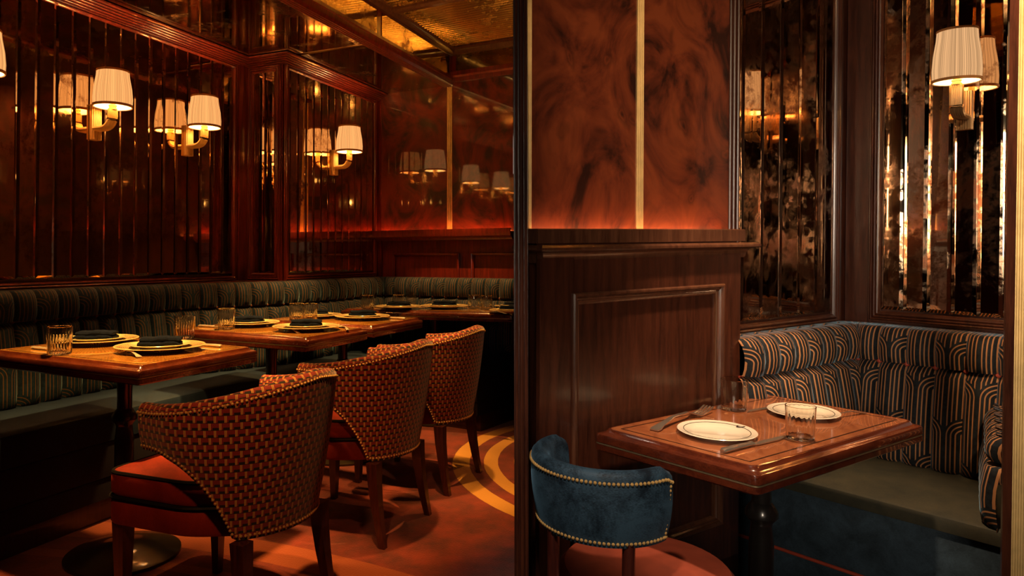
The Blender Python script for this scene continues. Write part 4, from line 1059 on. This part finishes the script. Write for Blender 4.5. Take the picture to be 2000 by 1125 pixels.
# mirrors
ZR0 = XM.hit(1540, 617)[1]; ZR1 = 2.12
print('right mirror bottom', ZR0, BW.hit(1841, 614)[1], 'seat', FR+.46)
ea = [XM.q(x) for x in (1407, 1446, 1484, 1521, 1557, 1591, 1624)]
panes(wall_m, XM, ea, ZR0, ZR1, 0.004, MIR_R, 0.012, 0.003)
mb = MB(); frame_rect(mb, XM, ea[0]-.05, ea[-1]+.035, ZR0-.045, ZR1+.03, reed(0.035, 0.022, 2)); mb.build('mirror_frame', MAHR, wall_m)
ZB0 = BW.hit(1841, 612)[1]
qq0, qq1 = BW.q(1723), BW.q(1966)
eb = [qq0+(BW.q(1818)-BW.q(1772))*k for k in range(0, 7)]
panes(wall_r, BW, eb, ZB0, ZR1, 0.004, MIR_R, 0.013, 0.0035)
mb = MB(); frame_rect(mb, BW, qq0-.042, eb[-1]+.05, ZB0-.05, ZR1+.03, reed(0.042, 0.024, 3)); mb.build('mirror_frame', MAHR, wall_r)
pth = [XM.P(XM.q(1436), 0).xy, CR, BW.P(BW.q(2100), 0).xy]
zz_ = min(ZR0, ZB0)-.05
mb = MB(); sweep(mb, pth, neg([(-.01, zz_), (.03, zz_), (.034, zz_-.008), (.03, zz_-.014), (.036, zz_-.02), (.046, zz_-.03), (.046, zz_-.05), (-.01, zz_-.05)])); mb.build('sill_rail', MAHR, wall_r)

# banquette of the booth
ZSr, ZBr, ZRr = FR+.46, FR+.815, FR+.945
side = Wall(BW.P(BW.q(1972), 0).xy, -nBr, uB)           # the far side cushion, facing back along the booth
endp = BW.P(BW.q(1958), 0, 0.13).xy
pa = [XM.P(XW.q(1437), 0, 0.06).xy, meet(Wall(XM.o-nA*.06, uA, -nA), Wall(BW.o-nBr*.13, -uB, -nBr)), endp+(-uB)*0.13]
rp = Path(fillet_path([Vector(p) for p in pa], 0.10, 10))
booth = thing('booth_banquette', 'corner booth banquette with fan-and-stripe channelled back, right-hand room', 'banquette')
channels(booth, rp, 0.088, ZSr, ZBr, ZRr, DECO_R, BUTR, REDP, 0.085, 0.125, ext=.12)
# side cushion at the right
sdp = endp+(-uB)*0.02
sp2 = Path([sdp, sdp+(-nBr)*0.52][::1])
class _P(Path): pass
channels(booth, Path([Vector((1122/1400*2.42, 2.42)), Vector((1136/1400*1.98, 1.98))]), 0.10, ZSr, ZBr-.17, ZRr-.22, DECO_R, BUTR, REDP, 0.03, 0.04)
mA, mBq = 1.62, 3.09-.03
fB = nBr*(2.487)
def RP(a_n, b_n): return meet(Wall(nA*a_n, uA, -nA), Wall(nBr*b_n, -uB, -nBr))
c_a = RP(1.60, 2.487); c_b = RP(1.60, 3.1)
lenb = 1.6
def booth_box(front, z0, z1, nm, mat, rnd):
    m_ = MB(); rows = []; a0 = RP(1.60, front)
    for t in (0, .02, 0.5, 1.0, 1.55):
        p = a0+(-uB)*t; q = p+nBr*(3.12-front)
        rr = rnd
        rows.append([(*q, z0), (*p, z0), (*p, z1-rr), (*(p+nBr*rr*.3), z1-rr*.3), (*(p+nBr*rr), z1), (*(p.lerp(q, .5)), z1+.006), (*q, z1)])
    m_.grid(rows, close_v=True)
    for r in (rows[0], rows[-1]): kk = len(m_.v); m_.v.extend(r); m_.face(range(kk, kk+len(r)))
    return m_.build(nm, mat, booth)
booth_box(2.487, ZSr-.045, ZSr, 'seat_cushion', [SEATR], .018)
booth_box(2.493, ZSr-.26, ZSr-.046, 'seat_front', FRONTR, .004)
booth_box(2.493, FR+.02, ZSr-.262, 'seat_front', FRONTR, .004)
m_ = MB(); a0 = RP(1.59, 2.49); m_.tube([(*a0, ZSr-.261), (*(a0-uB*1.5), ZSr-.261)], .006, 8); m_.build('piping', REDP, booth)

# post at the right edge: dark wood stile and reeded brass
zpost = 1.62
pp = [Vector(((x-CX)/F*zpost, zpost)) for x in (1966, 1984)]
mb = MB(); mb.prism([pp[0], pp[1], pp[1]+Vector((.28, .30)), pp[0]+Vector((.02, .03))], FR, 2.4)
wp = struct(mb.build('wall_post', MAHR, smooth=False))
mb = MB(); x0, x1 = pp[1].x, (2030-CX)/F*zpost
for i in range(9): x = x0+(x1-x0)*(i+.5)/9; mb.tube([(x, zpost+.004, FR), (x, zpost+.004, 2.4)], (x1-x0)/18, 8)
mb.build('reeded_brass_strip', BRASSL, wp)

# table
TR = quad_from(1480, 935, FR+.75-.018, uA, 0, uB, 0); a = TR[0]
ar = hitz(1806, 834, FR+.75-.018).xy; al = hitz(1160, 848, FR+.75-.018).xy
TRq = [a, ar, ar+(al-a), al]
make_table('booth_table', 'square-edged mahogany table with dark inlay line in the booth', TRq, FR+.75, FR, TABWR, 0.062, inl=0.048, cr=0.016)
print('TR', TRq, proj((*TRq[2], FR+.75)))
ZTR = FR+.75
def plate_r(px, py, label, w_px):
    p = hitz(px, py, ZTR+.014); dist = p.y
    s = (w_px*dist/F/2)/0.130/math.sqrt(1+((px-CX)/F)**2)**0.5
    t = thing('side_plate', label, 'plate', (p.x, p.y, ZTR+.0006), 0, 'ivory plates on the booth table'); t.scale = (s, s, s)
    m_ = MB(); m_.lathe([(0, 0), (.075, 0), (.078, .003), (.10, .010), (.128, .0145), (.130, .016), (.128, .0175), (.095, .012), (.080, .0075), (.078, .0065), (0, .006)], 72); m_.build('plate_body', PLATEW, t)
    m_ = MB(); m_.lathe([(.107, .0145), (.107, .0150), (.109, .0153), (.109, .0147)], 72); m_.build('rim_line', INK, t)
    return t, s
t, s_ = plate_r(1400, 839, 'ivory plate with dark rim line and small crest, nearer one on the booth table', 154)
def crest(t, ang):
    m_ = MB(); c = Vector((.112*math.cos(ang), .112*math.sin(ang)))
    pts = []
    for k in range(20):
        a = 2*PI*k/20; pts.append((c.x+.016*math.cos(a), c.y+.012*math.sin(a)))
    m_.prism(pts, .0158, .0166); m_.build('crest', INK, t, smooth=False)
    m_ = MB()
    for r_ in (0.0095, 0.006):
        m_.tube([(c.x+r_*math.cos(a), c.y+r_*.65*math.sin(a), .0168) for a in [2*PI*k/14 for k in range(15)]], .0006, 5)
    m_.tube([(c.x-.006, c.y, .0168), (c.x+.006, c.y+.001, .0168)], .0006, 5); m_.tube([(c.x, c.y-.004, .0168), (c.x+.001, c.y+.004, .0168)], .0006, 5)
    m_.build('crest_emblem', PLATEW, t)
crest(t, 0.42)
plate_r(1569, 801, 'ivory plate with dark rim line, farther one behind the front tumbler on the booth table', 138)
GR = tumbler_mesh(0.037, 0.042, 0.100, 18, 0.00045, 144)
def glass_r(px, py, label, w_px):
    p = hitz(px, py, ZTR+.001); s = (w_px*p.y/F/2)/0.042/math.sqrt(1+((px-CX)/F)**2)
    piece('glr', GR, 'water_glass', GLASS, label, 'glass', tuple(p), 0.3, 'fluted tumblers on the booth table', s)
glass_r(1434, 800, 'fluted tumbler at the back left of the booth table, nearest the wood panel', 55)
glass_r(1563, 858, 'fluted tumbler at the front of the booth table, before the farther plate', 63)
def cutr(kind, p0, p1, label):
    a = hitz(*p0, ZTR+.001); b = hitz(*p1, ZTR+.001); c = (a+b)/2; d = b-a; rz = math.atan2(-d.x, d.y)
    m_, nm = {'f': (FORKM, 'fork'), 'k': (KNIFEM, 'knife')}[kind]
    s = d.length/(0.2 if kind == 'f' else .213)
    piece('r'+kind, m_, nm, SILVER_R, label, nm, (c.x, c.y, ZTR+0.0009), rz, 'cutlery on the booth table', s)
cutr('f', (1274, 843), (1384, 804), 'silver fork left of the nearer plate on the booth table')
cutr('k', (1410, 885), (1536, 854), 'silver knife lying in front of the nearer plate on the booth table')
cutr('k', (1546, 790), (1460, 805), 'silver knife between the back tumbler and the farther plate')
cutr('f', (1692, 807), (1610, 820), 'silver fork right of the farther plate on the booth table')

# blue chair
def blue_chair(C_, ang):
    t = thing('barrel_chair', 'blue velvet curved-back chair with brass nailheads and russet seat at the booth table', 'chair', (C_[0], C_[1], FR), ang)
    R_ = 0.158; st = []; n = 48; A = math.radians(97)
    for i in range(n+1):
        a = -A+2*A*i/n; d = Vector((math.sin(a), -math.cos(a))); k = 1.0
        s = R_*a; e = min(1, (A-abs(a))/0.16)
        st.append((d.x*R_*k, d.y*R_, d.x, d.y, 0.612, 0.769+0.013*sm(e), s))
    shell(t, st, 0.042, BLUEV, 'backrest', 0.05, zref=0.61)
    nails(t, st, NAIL, 0.05, 0.61, 0.0098, 0.0041, 0.010)
    m_ = MB(); m_.lathe([(0, .435), (.195, .435), (.212, .445), (.212, .468), (.195, .488), (.11, .496), (0, .50)], 48, 0.045, 0.10); m_.build('seat', REDL, t)
    for a in (math.radians(60), math.radians(-12)):
        x, y = R_*.93*math.sin(a), -R_*.93*math.cos(a)
        m_ = MB(); m_.tube([(x*1.15, y*1.15, 0), (x, y, .47), (x, y, .63)], [.011, .015, .014], 12); m_.build('leg', LEGW, t)
    for sx in (-1, 1): leg_mesh(sx*.11+.045, .22, 0, .45, .022, .034, 0, .01).build('leg', LEGW, t, smooth=False)
    return t
blue_chair((0.405, 1.70), math.radians(-53))

# sconce on the right
q, z = BW.hit(1886, 221); p = BW.P(q, z, .008)
rz_b = math.atan2(nBr.x, -nBr.y)
sconce('pleated cream wall sconce at the upper right in the booth', tuple(p), rz_b, None, SHADE_R, BRONZE, 0.83, 7.0, SOFT, h0=0.12, hs=1.27)

# the sconce seen only as a reflection in the burl panels
sconce('wall sconce past the right edge, reflected in the burl panels', (2.75, 1.35, 1.66), math.radians(100), None, SHADE_R, BRONZE, 1.0, 7.0, SOFT)
mb = MB(); mb.box((2.77, 0.6, FR), (0, 1.5, 0), (0.1, 0, 0), (0, 0, 2.6)); struct(mb.build('wall_beyond_post', MAHR, smooth=False))
# floor and ceiling of the booth, outer walls
mb = MB(); mb.prism([(0.21, -2.6), (4.6, -2.6), (4.6, 3.2), (1.6, 3.4), (0.25, 2.4)], FR-.05, FR); struct(mb.build('floor_booth', MAHD, smooth=False))
mb = MB(); mb.prism([(0.25, -2.6), (4.6, -2.6), (4.6, 3.6), (0.45, 3.6), (0.2, 1.7)], 2.4, 2.46); struct(mb.build('ceiling_booth', GOLDC, smooth=False))

ROOM = 'L'
mb = MB(); mb.prism([(-4.5, -2.6), (4.7, -2.6), (4.7, -2.75), (-4.5, -2.75)], -.3, 2.8); struct(mb.build('wall_behind', BURL_D, smooth=False))
mb = MB(); mb.prism([(4.6, -2.6), (4.75, -2.6), (4.75, 3.4), (4.6, 3.4)], -.3, 2.8); struct(mb.build('wall_far_right', BURL_D, smooth=False))
mb = MB(); mb.prism([(-4.5, -2.6), (-4.35, -2.6), (-4.35, 1.5), (-4.5, 1.5)], -.3, 2.8); struct(mb.build('wall_far_left', BURL_D, smooth=False))

# every root turns with its room
for o, r in ROOTS: o.matrix_basis = ROOM_M[r] @ o.matrix_basis
